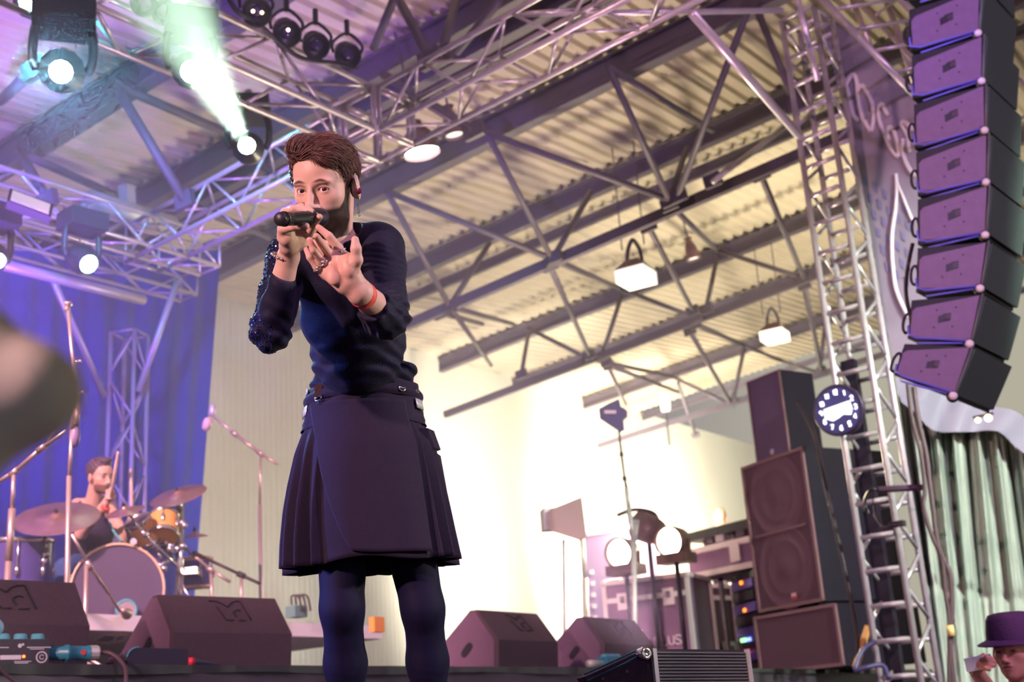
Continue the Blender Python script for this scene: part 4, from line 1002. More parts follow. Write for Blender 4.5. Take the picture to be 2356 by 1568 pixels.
# sequins on the picture-left sleeve
M_SEQ = mat('blue_sequin', (.10, .12, .45), .18, .9); 
vnS = np.zeros_like(sp_); t0 = sp_[sq_]; fS = np.cross(t0[:, 2]-t0[:, 0], t0[:, 3]-t0[:, 1])
for c_ in range(4): np.add.at(vnS, sq_[:, c_], fS)
vnS /= np.linalg.norm(vnS, axis=1)[:, None]+1e-9
def near_seg(P, a, b):
    ba = b-a; t = np.clip((P-a)@ba/(ba@ba), 0, 1); return np.linalg.norm(P-a-t[:, None]*ba, axis=1)
m_ = (near_seg(sp_, shL, elL) < .068) & ((sp_-elL)@Va(RT) < .012-.20*0) & (near_seg(sp_, elL, wrL) > .0) & ((sp_-(shL*.0+elL))@Va(RT) < .035)
idx = rng.choice(np.nonzero(m_)[0], 1500, replace=False)
VV, FF = [], []
for i in idx:
    n_ = vnS[i]+rng.normal(0, .28, 3); n_ /= np.linalg.norm(n_); a_ = np.cross(n_, (0, 0, 1.)); a_ /= np.linalg.norm(a_); b_ = np.cross(n_, a_); c_ = sp_[i]+vnS[i]*.0012; k0 = len(VV)
    for t in range(6): VV.append(c_+(a_*math.cos(t*1.047)+b_*math.sin(t*1.047))*.0027)
    FF.append((k0, k0+1, k0+2, k0+3)); FF.append((k0, k0+3, k0+4, k0+5))
sq = skin_obj('sequins', np.array(VV), np.array(FF), M_SEQ, shirt)
for p_ in sq.data.polygons: p_.use_smooth = False

# ---------------------------------------------------------------- leggings and shoes
M_LEG = mat('black_leggings', (.003, .002, .022), .75, sheen=.02, spec=.2)
Lg = Form()
for hp_, kn, an in ((hipL, kneeL, ankL), (hipR, kneeR, ankR)):
    Lg.cone(hp_, kn, .090, .0585, .03); calf = kn*.62+Va(an)*.38+Va((0, .018, 0)); Lg.cone(kn, calf, .0545, .0565, .03); Lg.cone(calf, Va(an)+Va((0, 0, .02)), .0545, .040, .03)
    Lg.ell(kn+Va((0, -.012, 0)), (.048, .05, .06), None, .02)
lp, lq = Lg.mesh(.006, lambda P: .0012*np.sin(P[..., 2]*260+P[..., 0]*60)*np.exp(-((P[..., 2]-1.62)/.07)**2))
skin_obj('leggings', lp, lq, M_LEG, person)
for an, nm in ((ankL, 'l'), (ankR, 'r')):
    Sh = Form(); a_ = Va(an); Sh.cone(a_+Va((0, .0, .04)), a_+Va((0, .01, -.045)), .046, .046, .02); Sh.cone(a_+Va((0, .03, -.048)), a_+Va((-.03, -.19, -.055)), .042, .034, .02)
    fl = a_[2]-.086; Sh.fn(lambda P, fl=fl: (P[..., 2]-(PZ+.001)), a_+Va((0, -.07, -.08)), .2, .004, True)
    p_, q_ = Sh.mesh(.007); skin_obj('shoe', p_, q_, M_BLK, person)
# ---------------------------------------------------------------- kilt
M_KILT = mat('black_cotton_twill', (.011, .004, .024), .8, bump=.25, bscale=420, noise=.12, nscale=60, sheen=.08, spec=.3)
tab = [(905, 713, 960), (945, 707, 966), (985, 700, 975), (1040, 683, 998), (1110, 671, 1012), (1170, 664, 1022), (1240, 661, 1033), (1300, 662, 1043)]
HX = Vector((RT.x, RT.y, 0)).normalized(); HY = Vector((-HX.y, HX.x, 0))
def kring(y, th, off=0., pl=0., plm=None):
    ys = [t[0] for t in tab]; l, r = np.interp(y, ys, [t[1] for t in tab]), np.interp(y, ys, [t[2] for t in tab])
    Yc = 3.545+.03*(y-905)/395; c = at((l+r)/2, y, Yc); a = (at(r, y, Yc)-at(l, y, Yc)).length/2
    b = a*np.interp(y, [905, 1000, 1300], [.80, .78, .74])
    k = 1+pl; return c+HX*((a*k+off)*math.cos(th))+HY*((b*k+off)*math.sin(th))
def loft(name, ys, ths, fn, m, parent, closed=True, sol=None):
    bm = B(); rows = [[bm.verts.new(fn(y, t)) for t in ths] for y in ys]; n = len(ths)
    for A, C in zip(rows, rows[1:]):
        for i in range(n if closed else n-1): bm.faces.new((A[i], A[(i+1) % n], C[(i+1) % n], C[i]))
    o = obj(name, bm, m, parent, True)
    if sol: md = o.modifiers.new('s', 'SOLIDIFY'); md.thickness = sol
    return o
D2 = math.pi/180
def pleat(y, th):
    d = (math.degrees(th)+360) % 360                    # 270 = towards us
    t = max(0, (y-975)/325)**.75
    m = 0. if 244 < d < 316 else min(1, (244-d)/8 if d <= 244 else (d-316)/8)
    m = max(0, min(1, m))
    w = (d/(15. if d > 180 else 22.)) % 1; saw = (w/.72 if w < .72 else (1-w)/.28)
    broad = .018*math.sin(d*D2*7+1.1)*t
    return t*m*(.25*(saw-.55))+broad*.6
ths = [i*D2*.75 for i in range(480)]; ys = np.linspace(975, 1302, 34)
kilt = loft('kilt', ys, ths, lambda y, t: kring(y, t, 0, pleat(y, t))+Z_*(-.006*math.sin(t*5)*(y > 1290)), M_KILT, person, True, .0025)
loft('waistband', np.linspace(896, 990, 14), ths[::4], lambda y, t: kring(y, t, .004+.0015*math.sin(y*.35)+.0025*math.sin(t*9+y*.06)), M_KILT, kilt, True, .003)
loft('belt_fold', np.linspace(908, 932, 6), [t for t in ths[::4]], lambda y, t: kring(y, t, .009*math.sin(math.pi*(y-908)/24)+.006), M_KILT, kilt)
def apr(y, s):
    f = (y-945)/(1292-945); th0 = np.interp(f, [0, .25, 1], [214, 233, 262]); th1 = 318
    th = (th0+(th1-th0)*s)*D2; yy = y
    if f > .86: yy = y-(f-.86)/.14*9*math.exp(-s*9)
    lift = .007+.004*f*math.sin(s*6.+f*2)
    return kring(min(yy, 1300), th, lift, .006*math.sin(s*9)*f)
bm = B(); rows = [[bm.verts.new(apr(y, s)) for s in np.linspace(0, 1, 44)] for y in np.linspace(945, 1292, 40)]
for A, C in zip(rows, rows[1:]):
    for i in range(43): bm.faces.new((A[i], A[i+1], C[i+1], C[i]))
o = obj('front_apron', bm, M_KILT, kilt, True); md = o.modifiers.new('s', 'SOLIDIFY'); md.thickness = .003
bm = B(); path(bm, [apr(y, .02)+Vector((0, -.001, 0)) for y in np.linspace(950, 1280, 30)], .0014, 5); path(bm, [apr(1284, s) for s in np.linspace(.03, 1, 40)], .0012, 5); obj('hem_stitching', bm, M_KILT, kilt, True)
# buckles and straps
def on_front(px, y, lift=.012):
    lo, hi = 180*D2, 360*D2
    for _ in range(40):
        m = (lo+hi)/2
        if proj(kring(y, m, lift))[0] < px: lo = m
        else: hi = m
    return kring(y, lo, lift), lo
M_STRAP = mat('silver_grey_strap', (.55, .6, .55), .35, .3)
def ring(px, y, rr, name='d_ring'):
    p, th = on_front(px, y, .014); t_ = HX*-math.sin(th)+HY*math.cos(th)*.9; t_.normalize()
    bm = B(); path(bm, [p+t_*(rr*math.cos(a))+Z_*(rr*.85*math.sin(a)) for a in np.linspace(math.pi, 2*math.pi, 12)], .0022, 6, True); obj(name, bm, M_CHROME, kilt, True)
ring(732, 928, .014); ring(925, 918, .012); ring(960, 915, .010)
p, th = on_front(733, 914, .014); bm = B(); box(bm, p, .022, .006, .034, HX, HY); obj('strap_tab', bm, mat('dark_leather', (.05, .02, .025), .3), kilt, bevel=.002)
bm = B(); bmesh.ops.create_uvsphere(bm, u_segments=10, v_segments=8, radius=.004, matrix=Matrix.Translation(on_front(732, 943, .016)[0])); obj('snap_button', bm, M_CHROME, kilt, True)
for a0_, a1_ in ((184, 206), (333, 350)):
    loft('strap', (936, 958), [q*D2 for q in np.linspace(a0_, a1_, 8)], lambda y, t: kring(y, t, .010), M_STRAP, kilt, False, .003)
loft('strap', (893, 906), [q*D2 for q in np.linspace(186, 200, 6)], lambda y, t: kring(max(y, 905), t, .010)+Z_*((905-y)*.0012), M_STRAP, kilt, False, .003)
p0_ = at(974, 992, 3.50); bm = B(); prism(bm, [at(962, 985, 3.49), at(984, 984, 3.50), at(1000, 1028, 3.52), at(986, 1033, 3.51)], Vector((.015, .04, 0))); obj('side_pocket_flap', bm, M_KILT, kilt, bevel=.003)
bm = B(); prism(bm, [at(985, 1030, 3.53), at(1003, 1040, 3.54), at(1024, 1155, 3.56), at(1016, 1170, 3.56), at(1000, 1100, 3.54)], Vector((.01, .05, 0))); obj('side_pocket', bm, M_KILT, kilt, bevel=.004)
# ---------------------------------------------------------------- jewellery
def around(c, d, r, n=24, ph=0.): x, y, d = frame(d); return [Vector(c)+x*(r*math.cos(2*math.pi*i/n+ph))+y*(r*math.sin(2*math.pi*i/n+ph)) for i in range(n)]
M_SILV = mat('silver_jewellery', (.75, .68, .68), .25, .9)
dF = Vector(wrL-elL); bm = B(); cc = at(655, 592, 2.985)
for i, p in enumerate(around(cc, dF+Vector((.0, .03, .0)), .0325, 20)): bmesh.ops.create_uvsphere(bm, u_segments=8, v_segments=6, radius=.0052 if i % 2 else .0038, matrix=Matrix.Translation(p))
path(bm, around(cc, dF+Vector((.0, .03, .0)), .0325, 24), .0018, 5, True); obj('chain_bracelet', bm, M_SILV, person, True)
dE = (Vector(elR)-Vector(wrR)).normalized(); cb = Vector(wrR)+dE*.016
bm = B(); lathe(bm, [(.0308, -.012), (.0318, -.013), (.0330, 0), (.0335, .013), (.0322, .012), (.0308, -.012)], cb, dE, 32); obj('wristband', bm, mat('coral_red_band', (.85, .10, .08), .5), person, True)
for (a_, b_, t_, r_) in (((779, 570, 2.745), (796, 596, 2.755), .30, .0125), ((740, 600, 2.74), (760, 620, 2.765), .12, .0122), ((729, 614, 2.75), (748, 634, 2.77), .1, .0112)):
    A_, B_ = at(*a_), at(*b_); p = A_.lerp(B_, t_); bm = B(); path(bm, around(p, B_-A_, r_, 20), .0022, 6, True)
    bmesh.ops.create_uvsphere(bm, u_segments=8, v_segments=6, radius=.0042, matrix=Matrix.Translation(p+(CAM-p).normalized()*r_)); obj('finger_ring', bm, M_SILV, person, True)
# finger nail of the thumb
# ---------------------------------------------------------------- microphone
md_ = (micB-micA).normalized(); e = empty('microphone', micA, 'black handheld microphone held up to the singer mouth', 'microphone')
Lm = (micB-micA).length
bm = B(); lathe(bm, [(0, .0), (.0150, .0), (.0165, .003), (.0168, .020), (.0160, .021), (.0172, .022), (.0172, .026), (.0162, .027), (.0172, .06), (.0180, .11), (.0195, Lm-.05)], micA, md_, 32); obj('body', bm, mat('satin_black_metal', (.06, .065, .06), .25, .7), e, True)
bm = B(); lathe(bm, [(0, -.0015), (.0135, -.001), (.0145, .001), (0, .001)], micA, md_, 28); obj('end_cap', bm, M_BLK, e, True)
bm = B(); lathe(bm, [(.0175, .020), (.0186, .021), (.0186, .027), (.0175, .028)], micA, md_, 32); obj('ring', bm, M_BLK, e, True)
bm = B(); lathe(bm, [(.0195, Lm-.05), (.0215, Lm-.045), (.025, Lm-.02), (.024, Lm), (.016, Lm+.014), (0, Lm+.02)], micA, md_, 28); obj('grille', bm, M_BLK2, e, True)

# ============================================================ DRUMMER AND DRUM KIT
M_CYM = mat('cymbal_bronze', (.62, .36, .30), .28, .85, noise=.12, nscale=14)
M_HW = mat('bright_drum_hardware', (.85, .83, .82), .2, .9)
M_DBLUE = mat('violet_drum_shell', (.10, .08, .30), .3); M_WOOD = mat('amber_drum_shell', (.85, .42, .12), .3)
M_HEADB = mat('dark_drum_head', (.10, .07, .13), .4); M_HOOP = mat('pale_maple_hoop', (.85, .60, .38), .4)
KY = 8.9
def drum(px, py, Y, r, depth, axis, lb, shell, head, hoop, nl=8, name='drum', legs=0):
    c = at(px, py, Y); axis = Vector(axis).normalized(); e = empty(name, c, lb, 'drum'); x, y, d = frame(axis)
    bm = B(); lathe(bm, [(r, -depth/2), (r, depth/2)], c, axis, 40); lathe(bm, [(0, -depth/2), (r, -depth/2)], c, axis, 40); obj('shell', bm, shell, e, True)
    bm = B(); lathe(bm, [(r*1.0, depth/2-.012), (r*1.03, depth/2-.012), (r*1.035, depth/2+.018), (r*.985, depth/2+.018), (r*.985, depth/2)], c, axis, 40)
    obj('hoop', bm, hoop, e, True)
    bm = B(); lathe(bm, [(r*1.0, -depth/2+.012), (r*1.03, -depth/2+.012), (r*1.03, -depth/2-.014), (r*.985, -depth/2-.014)], c, axis, 40); obj('hoop', bm, hoop, e, True)
    bm = B(); lathe(bm, [(r*.985, depth/2+.004), (0, depth/2+.006)], c, axis, 40); obj('drum_head', bm, head, e, True)
    for k in range(nl):
        a = 2*math.pi*(k+.5)/nl; o = c+(x*math.cos(a)+y*math.sin(a))*(r*1.045); bm = B()
        tube(bm, o-d*depth*.15, o+d*(depth/2+.01), .006, n=6); lathe(bm, [(0, -.03), (.013, -.028), (.015, 0), (.013, .028), (0, .03)], o-d*depth*.05, d, 10); obj('lug', bm, M_HW, e, True)
    return e, c
vd = (CAM-at(265, 1370, 9)); vd.z = 0; vd.normalize()
kick, kc = drum(262, 1366, 8.55, .295, .42, vd+Vector((.12, 0, .02)), 'large bass drum with dark front head and pale maple hoop', M_DBLUE, M_HEADB, M_HOOP, 10, 'bass_drum')
ka = (vd+Vector((.12, 0, .02))).normalized()
bm = B(); disc(bm, at(298, 1258, 8.55)+ka*.21, ka, .022); obj('badge', bm, M_PRINT, kick)
bm = B(); q = at(291, 1402, 8.3); lathe(bm, [(.055, 0), (.064, .004), (.072, 0), (.064, -.004), (.055, 0)], q, ka, 28); obj('sound_hole_ring', bm, M_TEALL, kick, True)
bm = B(); disc(bm, q-ka*.002, ka, .056); obj('sound_hole', bm, mat('hole_reflection', (.35, .28, .30), .4), kick)
for s_ in (-1, 1):
    bm = B(); x_ = Vector((ka.y, -ka.x, 0)); p = kc+x_*(s_*.29)+ka*.05; tube(bm, p, Vector((p.x, p.y, RZ+.01))+x_*(s_*.12)+ka*.1, .012); obj('spur', bm, M_HW, kick, True)
drum(38, 1308, 8.3, .215, .36, (.05, -.1, 1), 'violet floor tom at the far left with bright lugs, behind the first monitor', M_DBLUE, M_HEADB, M_HW, 8, 'floor_tom')
drum(328, 1222, 8.75, .095, .16, (-.30, -.55, .75), 'small amber rack tom left of the pair above the bass drum', M_WOOD, M_HEADB, M_HW, 6, 'rack_tom')
drum(376, 1212, 8.8, .105, .17, (-.12, .5, .8), 'amber rack tom on the right of the pair, glowing brightest', M_WOOD, M_HEADB, M_HW, 6, 'rack_tom')
drum(358, 1278, 8.9, .11, .13, (-.3, -.25, .9), 'violet tom hanging below the amber rack toms', M_DBLUE, M_HEADB, M_HW, 6, 'rack_tom')
drum(450, 1318, 9.3, .12, .20, (0, -.1, 1), 'small dark conga-like drum low on the right of the kit', M_DBLUE, M_HEADB, M_HOOP, 6, 'side_drum')
def cymbal(px, py, Y, r, nrm, lb):
    c = at(px, py, Y); n = Vector(nrm).normalized(); e = empty('cymbal', c, lb, 'cymbal')
    bm = B(); lathe(bm, [(r, -.018), (r*.6, -.004), (r*.2, .006), (r*.16, .016), (r*.08, .026), (.006, .028), (.006, .024), (r*.08, .022), (r*.15, .012), (r*.2, .003), (r*.6, -.007), (r, -.018)], c, n, 48); obj('plate', bm, M_CYM, e, True)
    bm = B(); lathe(bm, [(0, .02), (.012, .02), (.014, .035), (.006, .05), (0, .05)], c, n, 12); obj('felt', bm, M_BLK, e, True)
    return c
cA = cymbal(130, 1186, 8.2, .275, (.10, -.66, 1), 'big crash cymbal in front of the drummer at left')
cB = cymbal(287, 1171, 8.5, .135, (-.12, -.50, 1), 'small splash cymbal in front of the drummer hands')
cC = cymbal(409, 1135, 8.9, .205, (-.16, -.62, 1), 'tilted crash cymbal at the right side of the kit against the blue drape')
cD = cymbal(448, 1228, 9.1, .10, (.02, -.25, 1), 'little dark cymbal lowest at the right side of the kit')
def stand(pts, r, lb, name='cymbal_stand', m=None, cat='stand', joints=()):
    e = empty(name, Vector((pts[-1].x, pts[-1].y, pts[-1].z)), lb, cat); m = m or M_HW
    for i in range(len(pts)-1):
        bm = B(); tube(bm, pts[i], pts[i+1], r[i] if isinstance(r, (list, tuple)) else r, n=12); obj('tube_section', bm, m, e, True)
    for j in joints:
        bm = B(); d = (pts[j]-pts[j-1]).normalized() if j else Z_; tube(bm, pts[j]-d*.03, pts[j]+d*.03, (r[0] if isinstance(r, (list, tuple)) else r)*1.9, n=12); obj('joint', bm, m, e, True)
    return e
def tripod(e, base, h, R, m, zf):
    for k in range(3):
        a = 2*math.pi*k/3+.4; bm = B(); tube(bm, base+Z_*h, Vector((base.x+R*math.cos(a), base.y+R*math.sin(a), zf+.012)), .009, n=8); obj('leg', bm, m, e, True)
def fl(p, z): return Vector((p.x, p.y, z))
e = stand([cA, at(105, 1215, 8.25), fl(at(100, 1300, 8.3), RZ+.05)], .012, 'bright metal cymbal stand under the big left crash cymbal', joints=(1,)); tripod(e, fl(at(100, 1300, 8.3), 0), RZ+.3, .28, M_HW, RZ)
bm = B(); box(bm, at(72, 1215, 8.2), .14, .02, .02, Vector((1, 0, .12)).normalized()); lathe(bm, [(0, -.03), (.022, -.02), (.022, .02), (0, .03)], at(98, 1205, 8.2), Z_, 10); obj('wing_arm', bm, M_HW, e, True)
for i in range(5):
    bm = B(); q = at(101+3*(i % 2), 1222+i*17, 8.22); lathe(bm, [(0, -.018), (.02+.006*(i % 2), -.012), (.022, .012), (0, .018)], q, Z_+Vector((.3*(i % 2), 0, 0)), 10); obj('clamp', bm, M_HW, e, True)
e = stand([cB, at(330, 1225, 8.5), at(408, 1302, 8.7)], .008, 'thin rod carrying the small splash cymbal', joints=(1,))
e = stand([cC, at(411, 1160, 8.9), fl(at(413, 1230, 8.95), RZ+.9), fl(at(413, 1350, 8.9), RZ+.05)], [.012, .016, .028, .03], 'thick white-lit cymbal stand at the right side of the kit', joints=(1, 2)); tripod(e, fl(at(413, 1350, 8.9), 0), RZ+.3, .16, M_HW, RZ)
bm = B(); box(bm, at(437, 1313, 8.85), .11, .06, .045, Vector((1, 0, 0))); obj('memory_clamp', bm, M_HW, e, bevel=.01)
for i, (x, y) in enumerate(((404, 1205), (418, 1203), (424, 1208), (398, 1222), (408, 1262), (420, 1256), (390, 1262), (380, 1248), (352, 1192), (350, 1206), (312, 1203), (322, 1206), (345, 1262), (340, 1266), (368, 1300), (378, 1308), (392, 1255))):
    if i % 2 == 0: c = at(x, y, 8.8); hwe = empty('drum_clamp', c, ['chrome clamp beside the tilted right crash cymbal stand', 'chrome clamp joining the stand and the amber tom', 'chrome clamp on the stand just under the amber toms', 'chrome clamp left of the white-lit stand', 'chrome clamp at the top of the left amber tom', 'chrome clamp left of the amber toms', 'chrome clamp below the amber toms', 'chrome clamp at the side of the bass drum', 'chrome clamp right above the violet hanging tom'][i//2], 'clamp')
    bm = B(); lathe(bm, [(0, -.022), (.018, -.02), (.024, 0), (.018, .02), (0, .022)], at(x, y, 8.8), Vector((.3+.2*(i % 3), -.2, 1)), 10); obj('wing_nut' if i % 2 else 'clamp_body', bm, M_HW, hwe, True)
for (a, b, Y, lb) in (((250, 1296), (262, 1262), 8.45, 'thin chrome tuning rod beside the bass drum hoop, left'),):
    pass
# --- drummer
DC = at(231, 1096, 9.0); DA = head_axes(DC, -38, 0, 3)
F2 = Form(); DW = add_head(F2, DC, DA, 1.0, detail=False)
G2 = lambda x, y, Y: Va(at(x, y, Y))
dch = G2(212, 1215, 9.15); dpel = G2(205, 1300, 9.25)
F2.cone(DW(0, -.03, -.05), G2(214, 1158, 9.1), .055, .06, .02)
F2.ell(dch, (.155, .10, .15), None, .04); F2.cone(dch, dpel, .12, .13, .04)
F2.cone(G2(180, 1162, 9.1), G2(248, 1165, 9.15), .055, .05, .03)
F2.cone(G2(178, 1165, 9.08), G2(186, 1228, 8.95), .052, .042, .02); F2.cone(G2(186, 1228, 8.95), G2(232, 1172, 8.75), .042, .03, .015)
F2.cone(G2(250, 1168, 9.15), G2(288, 1240, 9.0), .048, .040, .02); F2.cone(G2(288, 1240, 9.0), G2(305, 1190, 8.85), .040, .028, .015)
F2.cone(dpel, G2(150, 1310, 8.95), .10, .07, .03); F2.cone(dpel, G2(240, 1330, 8.95), .10, .07, .03)
F2.cone(G2(150, 1310, 8.95), Va(gx(150, 8.85, RZ+.06)), .06, .04, .03); F2.cone(G2(240, 1330, 8.95), Va(gx(238, 8.85, RZ+.06)), .06, .04, .03)
for hx, hy, hY, s_ in ((255, 1139, 8.72, 1), (308, 1186, 8.83, 1)):
    h0 = G2(hx, hy, hY); F2.ell(h0, (.035, .03, .042), None, .012)
    F2.cone(G2(232, 1172, 8.75) if hx < 280 else G2(305, 1190, 8.85), h0, .028, .028, .015)
    for k in range(4): o = h0+Va((.012, -.028, .028-.018*k)); F2.cone(o, o+Va((-.034, -.004, .0)), .0098, .0085, .004)
    F2.cone(h0+Va((-.01, -.02, .03)), h0+Va((.012, -.028, .048)), .010, .009, .004)
dp, dq = F2.mesh(.0055)
ql = (dp-Va(DC))@DA.T; xx, yy, zz = ql.T
dcol = np.tile(Va((.72, .43, .34)), (len(dp), 1))
inD = (np.linalg.norm(ql, axis=1) < .17)
def bl2(m, c):
    global dcol
    m = m[:, None]; dcol = dcol*(1-m)+Va(c)*m
bl2(inD*sstep(-.050, -.062, zz)*(yy > .0)*.8*(zz > -.12), (.12, .05, .04))
bl2(inD*(np.exp(-(((np.abs(xx)-.031)/.019)**2+((zz-.021)/.006)**2)**2))*(yy > .04), (.07, .03, .03))
bl2(inD*(np.exp(-(((np.abs(xx)-.032)/.014)**2+((zz+.001)/.006)**2)**2))*(yy > .05), (.10, .05, .05))
drummer = skin_obj('person', dp, dq, M_SKIN, None, Vector(G2(200, 1330, 9.2)), dcol)
tag(drummer, 'bearded drummer in a black tank top, head turned right, playing with raised sticks', 'person')
HG = Form(); E2 = lambda p, r, k=.012, sub=False: HG.ell(DW(*p), r, DA, k, sub)
E2((0, -.026, .050), (.084, .104, .094)); E2((0, .03, .115), (.055, .06, .03), .02); E2((0, .105, -.015), (.085, .070, .088), .012, True); E2((0, -.06, -.11), (.12, .09, .07), .015, True)
E2((.085, .0, -.03), (.02, .03, .05), .01, True); E2((-.085, .0, -.03), (.02, .03, .05), .01, True)
hp2, hq2 = HG.mesh(.006, lambda P: .004*np.sin(P[..., 0]*180)*np.sin(P[..., 2]*150)); skin_obj('hair', hp2, hq2, M_HAIR, drummer, None, np.tile(Va((.10, .06, .09)), (len(hp2), 1)))
TS = Form(); TS.ell(dch+Va((0, 0, -.02)), (.165, .115, .16), None, .03); TS.cone(dch, dpel, .135, .145, .04)
TS.fn(plane_cut(G2(214, 1168, 9.1), Va((0, 0, 1)), .3), G2(214, 1168, 9.1), .3, .01, True)
tp, tq = TS.mesh(.009); tank = skin_obj('tank_top', tp, tq, mat('black_cotton', (.02, .012, .05), .8), drummer)
for s_ in (-1, 1):
    bm = B(); path(bm, spline([at(196+s_*4, 1186, 8.99) if s_ < 0 else at(236, 1186, 9.02), at(184 if s_ < 0 else 240, 1160, 9.04), at(183 if s_ < 0 else 238, 1145, 9.12)], 6), .016, 8); obj('shoulder_strap', bm, mat('black_cotton', (.02, .012, .05), .8), tank, True)
JS = Form(); JS.cone(dpel, G2(150, 1310, 8.95), .115, .085, .03); JS.cone(dpel, G2(240, 1330, 8.95), .115, .085, .03)
JS.cone(G2(150, 1310, 8.95), Va(gx(150, 8.85, RZ+.1)), .075, .06, .03); JS.cone(G2(240, 1330, 8.95), Va(gx(238, 8.85, RZ+.1)), .075, .06, .03)
jp, jq = JS.mesh(.012); skin_obj('jeans', jp, jq, mat('blue_denim', (.04, .09, .25), .85, noise=.2, nscale=40), drummer)
c = at(243, 1168, 8.72); bm = B(); lathe(bm, [(.030, -.012), (.034, -.012), (.034, .012), (.030, .012)], c, Vector(G2(255, 1139, 8.72)-G2(232, 1172, 8.75)), 20); obj('wristband', bm, mat('coral_red_band', (.85, .1, .08), .5), drummer, True)
M_STICK = mat('pale_drumstick', (.85, .60, .48), .45)
for (a, b, Ya, Yb, lb) in (((254, 1150), (272, 1036), 8.70, 8.55, 'raised pale drumstick in the drummer nearer hand'), ((306, 1200), (300, 1076), 8.8, 8.75, 'upright pale drumstick right of the raised one')):
    A_, B_ = at(*a, Ya), at(*b, Yb); d = (B_-A_).normalized(); L_ = (B_-A_).length; bm = B()
    lathe(bm, [(0, 0), (.011, .002), (.011, L_*.7), (.008, L_-.03), (.009, L_-.015), (0, L_)], A_, d, 12); tag(obj('drumstick', bm, M_STICK, None, True), lb, 'drumstick')
bm = B(); path(bm, spline([at(252, 1198, 8.95), at(262, 1222, 8.9), at(282, 1245, 8.9)], 6), .007, 6); tag(obj('monitor_cable', bm, mat('cyan_cable', (.1, .6, .65), .4), None, True), 'thin cyan cable hanging between the drummer arms', 'cable')
# stool
c = fl(at(200, 1330, 9.3), RZ); e = empty('drum_stool', c, 'dark round stool under the drummer', 'stool')
bm = B(); lathe(bm, [(0, .36), (.16, .36), (.17, .40), (.15, .43), (0, .43)], c, Z_, 24); obj('seat', bm, M_BLK, e, True)
bm = B(); tube(bm, c+Z_*.15, c+Z_*.36, .02); obj('post', bm, M_BLK, e)
for k in range(3):
    bm = B(); a = 2.1*k; tube(bm, c+Z_*.25, c+Vector((.22*math.cos(a), .22*math.sin(a), .012)), .011); obj('leg', bm, M_BLK, e)
# ------------------------------------------------------------ microphone stands
M_STD = mat('warm_lit_stand', (.55, .42, .40), .35, .6)
def mic(parent, p, d, L_=.12, r=.02, m=None):
    bm = B(); lathe(bm, [(0, 0), (r*.7, .002), (r*.8, L_*.6), (r, L_*.66), (r*1.15, L_*.85), (r*.7, L_), (0, L_)], p, Vector(d).normalized(), 16); obj('microphone', bm, m or M_STD, parent, True)
YS = 6.7
p0, p1, p2, p3 = at(157, 715, YS-.02), at(174, 905, YS), at(166, 985, YS), fl(gx(151, YS+.05, 2.0), SZ)
e = stand([p0, p1, p2, at(159, 1095, YS), p3], [.010, .018, .010, .014], 'tall straight microphone stand in front of the drum kit at left', 'microphone_stand', M_STD)
for (x, y, w) in ((168, 833, .022), (172, 905, .02)):
    bm = B(); q = at(x, y, YS); tube(bm, q-Z_*.02, q+Z_*.02, .014, n=12); tube(bm, q, q+Vector((.035, 0, .004)), .006); lathe(bm, [(0, -.006), (.01, -.005), (.01, .005), (0, .006)], q+Vector((.04, 0, .004)), Z_, 10); obj('clutch_knob', bm, M_STD, e, True)
bm = B(); q = at(176, 940, YS-.01); tube(bm, q+Z_*.03, q-Z_*.09, .017, n=12); obj('counterweight', bm, M_STD, e, True)
bm = B(); q = at(155, 706, YS); lathe(bm, [(0, -.03), (.012, -.03), (.016, -.01), (.016, .01), (.024, .015), (.022, .028), (0, .02)], q, Vector((.1, 0, 1)), 14); obj('clip', bm, M_STD, e, True)
bm = B(); path(bm, [q+Vector((.014+.013*math.cos(a), 0, .012+.011*math.sin(a))) for a in np.linspace(0, 6.28, 14)[:-1]], .0035, 6, True); obj('clip_ring', bm, M_CHROME, e, True)
tripod(e, p3, .16, .3, M_STD, SZ)
# boom stand far left with two crossing booms
j0 = at(32, 1086, 6.9)
e = stand([at(150, 990, 6.7), at(95, 1030, 6.8), j0, at(-40, 1128, 7.1)], [.010, .013, .013], 'boom stand at far left with long arm rising to the straight stand', 'microphone_stand', M_STD, joints=(1, 2))
bm = B(); tube(bm, j0, at(28, 1170, 6.9), .012); tube(bm, at(28, 1170, 6.9), at(20, 1290, 6.9), .02); tube(bm, at(20, 1290, 6.9), fl(at(15, 1340, 6.9), SZ), .018); obj('upright', bm, M_STD, e, True)
bm = B(); tube(bm, at(98, 1033, 6.8), at(150, 945, 6.7), .006); obj('second_arm', bm, M_STD, e, True)
bm = B(); lathe(bm, [(0, -.07), (.02, -.06), (.03, -.02), (.028, .04), (.015, .06), (0, .06)], at(172, 1000, 6.72), Vector((0, 0, 1)), 16); obj('microphone', bm, mat('violet_mic', (.22, .16, .32), .4), e, True)
tripod(e, fl(at(15, 1340, 6.9), SZ), .2, .3, M_STD, SZ)
# kick-drum microphone boom
e = stand([at(165, 1228, 7.4), at(205, 1300, 7.5), at(250, 1365, 7.8), at(276, 1405, 8.0)], [.009, .011, .009], 'boom stand reaching down to the hole of the bass drum', 'microphone_stand', M_STD, joints=(1,))
bm = B(); tube(bm, at(199, 1290, 7.5), fl(gx(196, 7.5, SZ+.3), SZ), .014); obj('upright', bm, M_STD, e, True)
bm = B(); lathe(bm, [(0, -.06), (.018, -.055), (.024, -.01), (.036, .02), (.036, .045), (.02, .06), (0, .06)], at(288, 1408, 8.05), (at(300, 1420, 8.2)-at(276, 1402, 8.0)), 18); obj('microphone', bm, M_STD, e, True)
tripod(e, fl(gx(196, 7.5, SZ), SZ), .2, .3, M_STD, SZ)
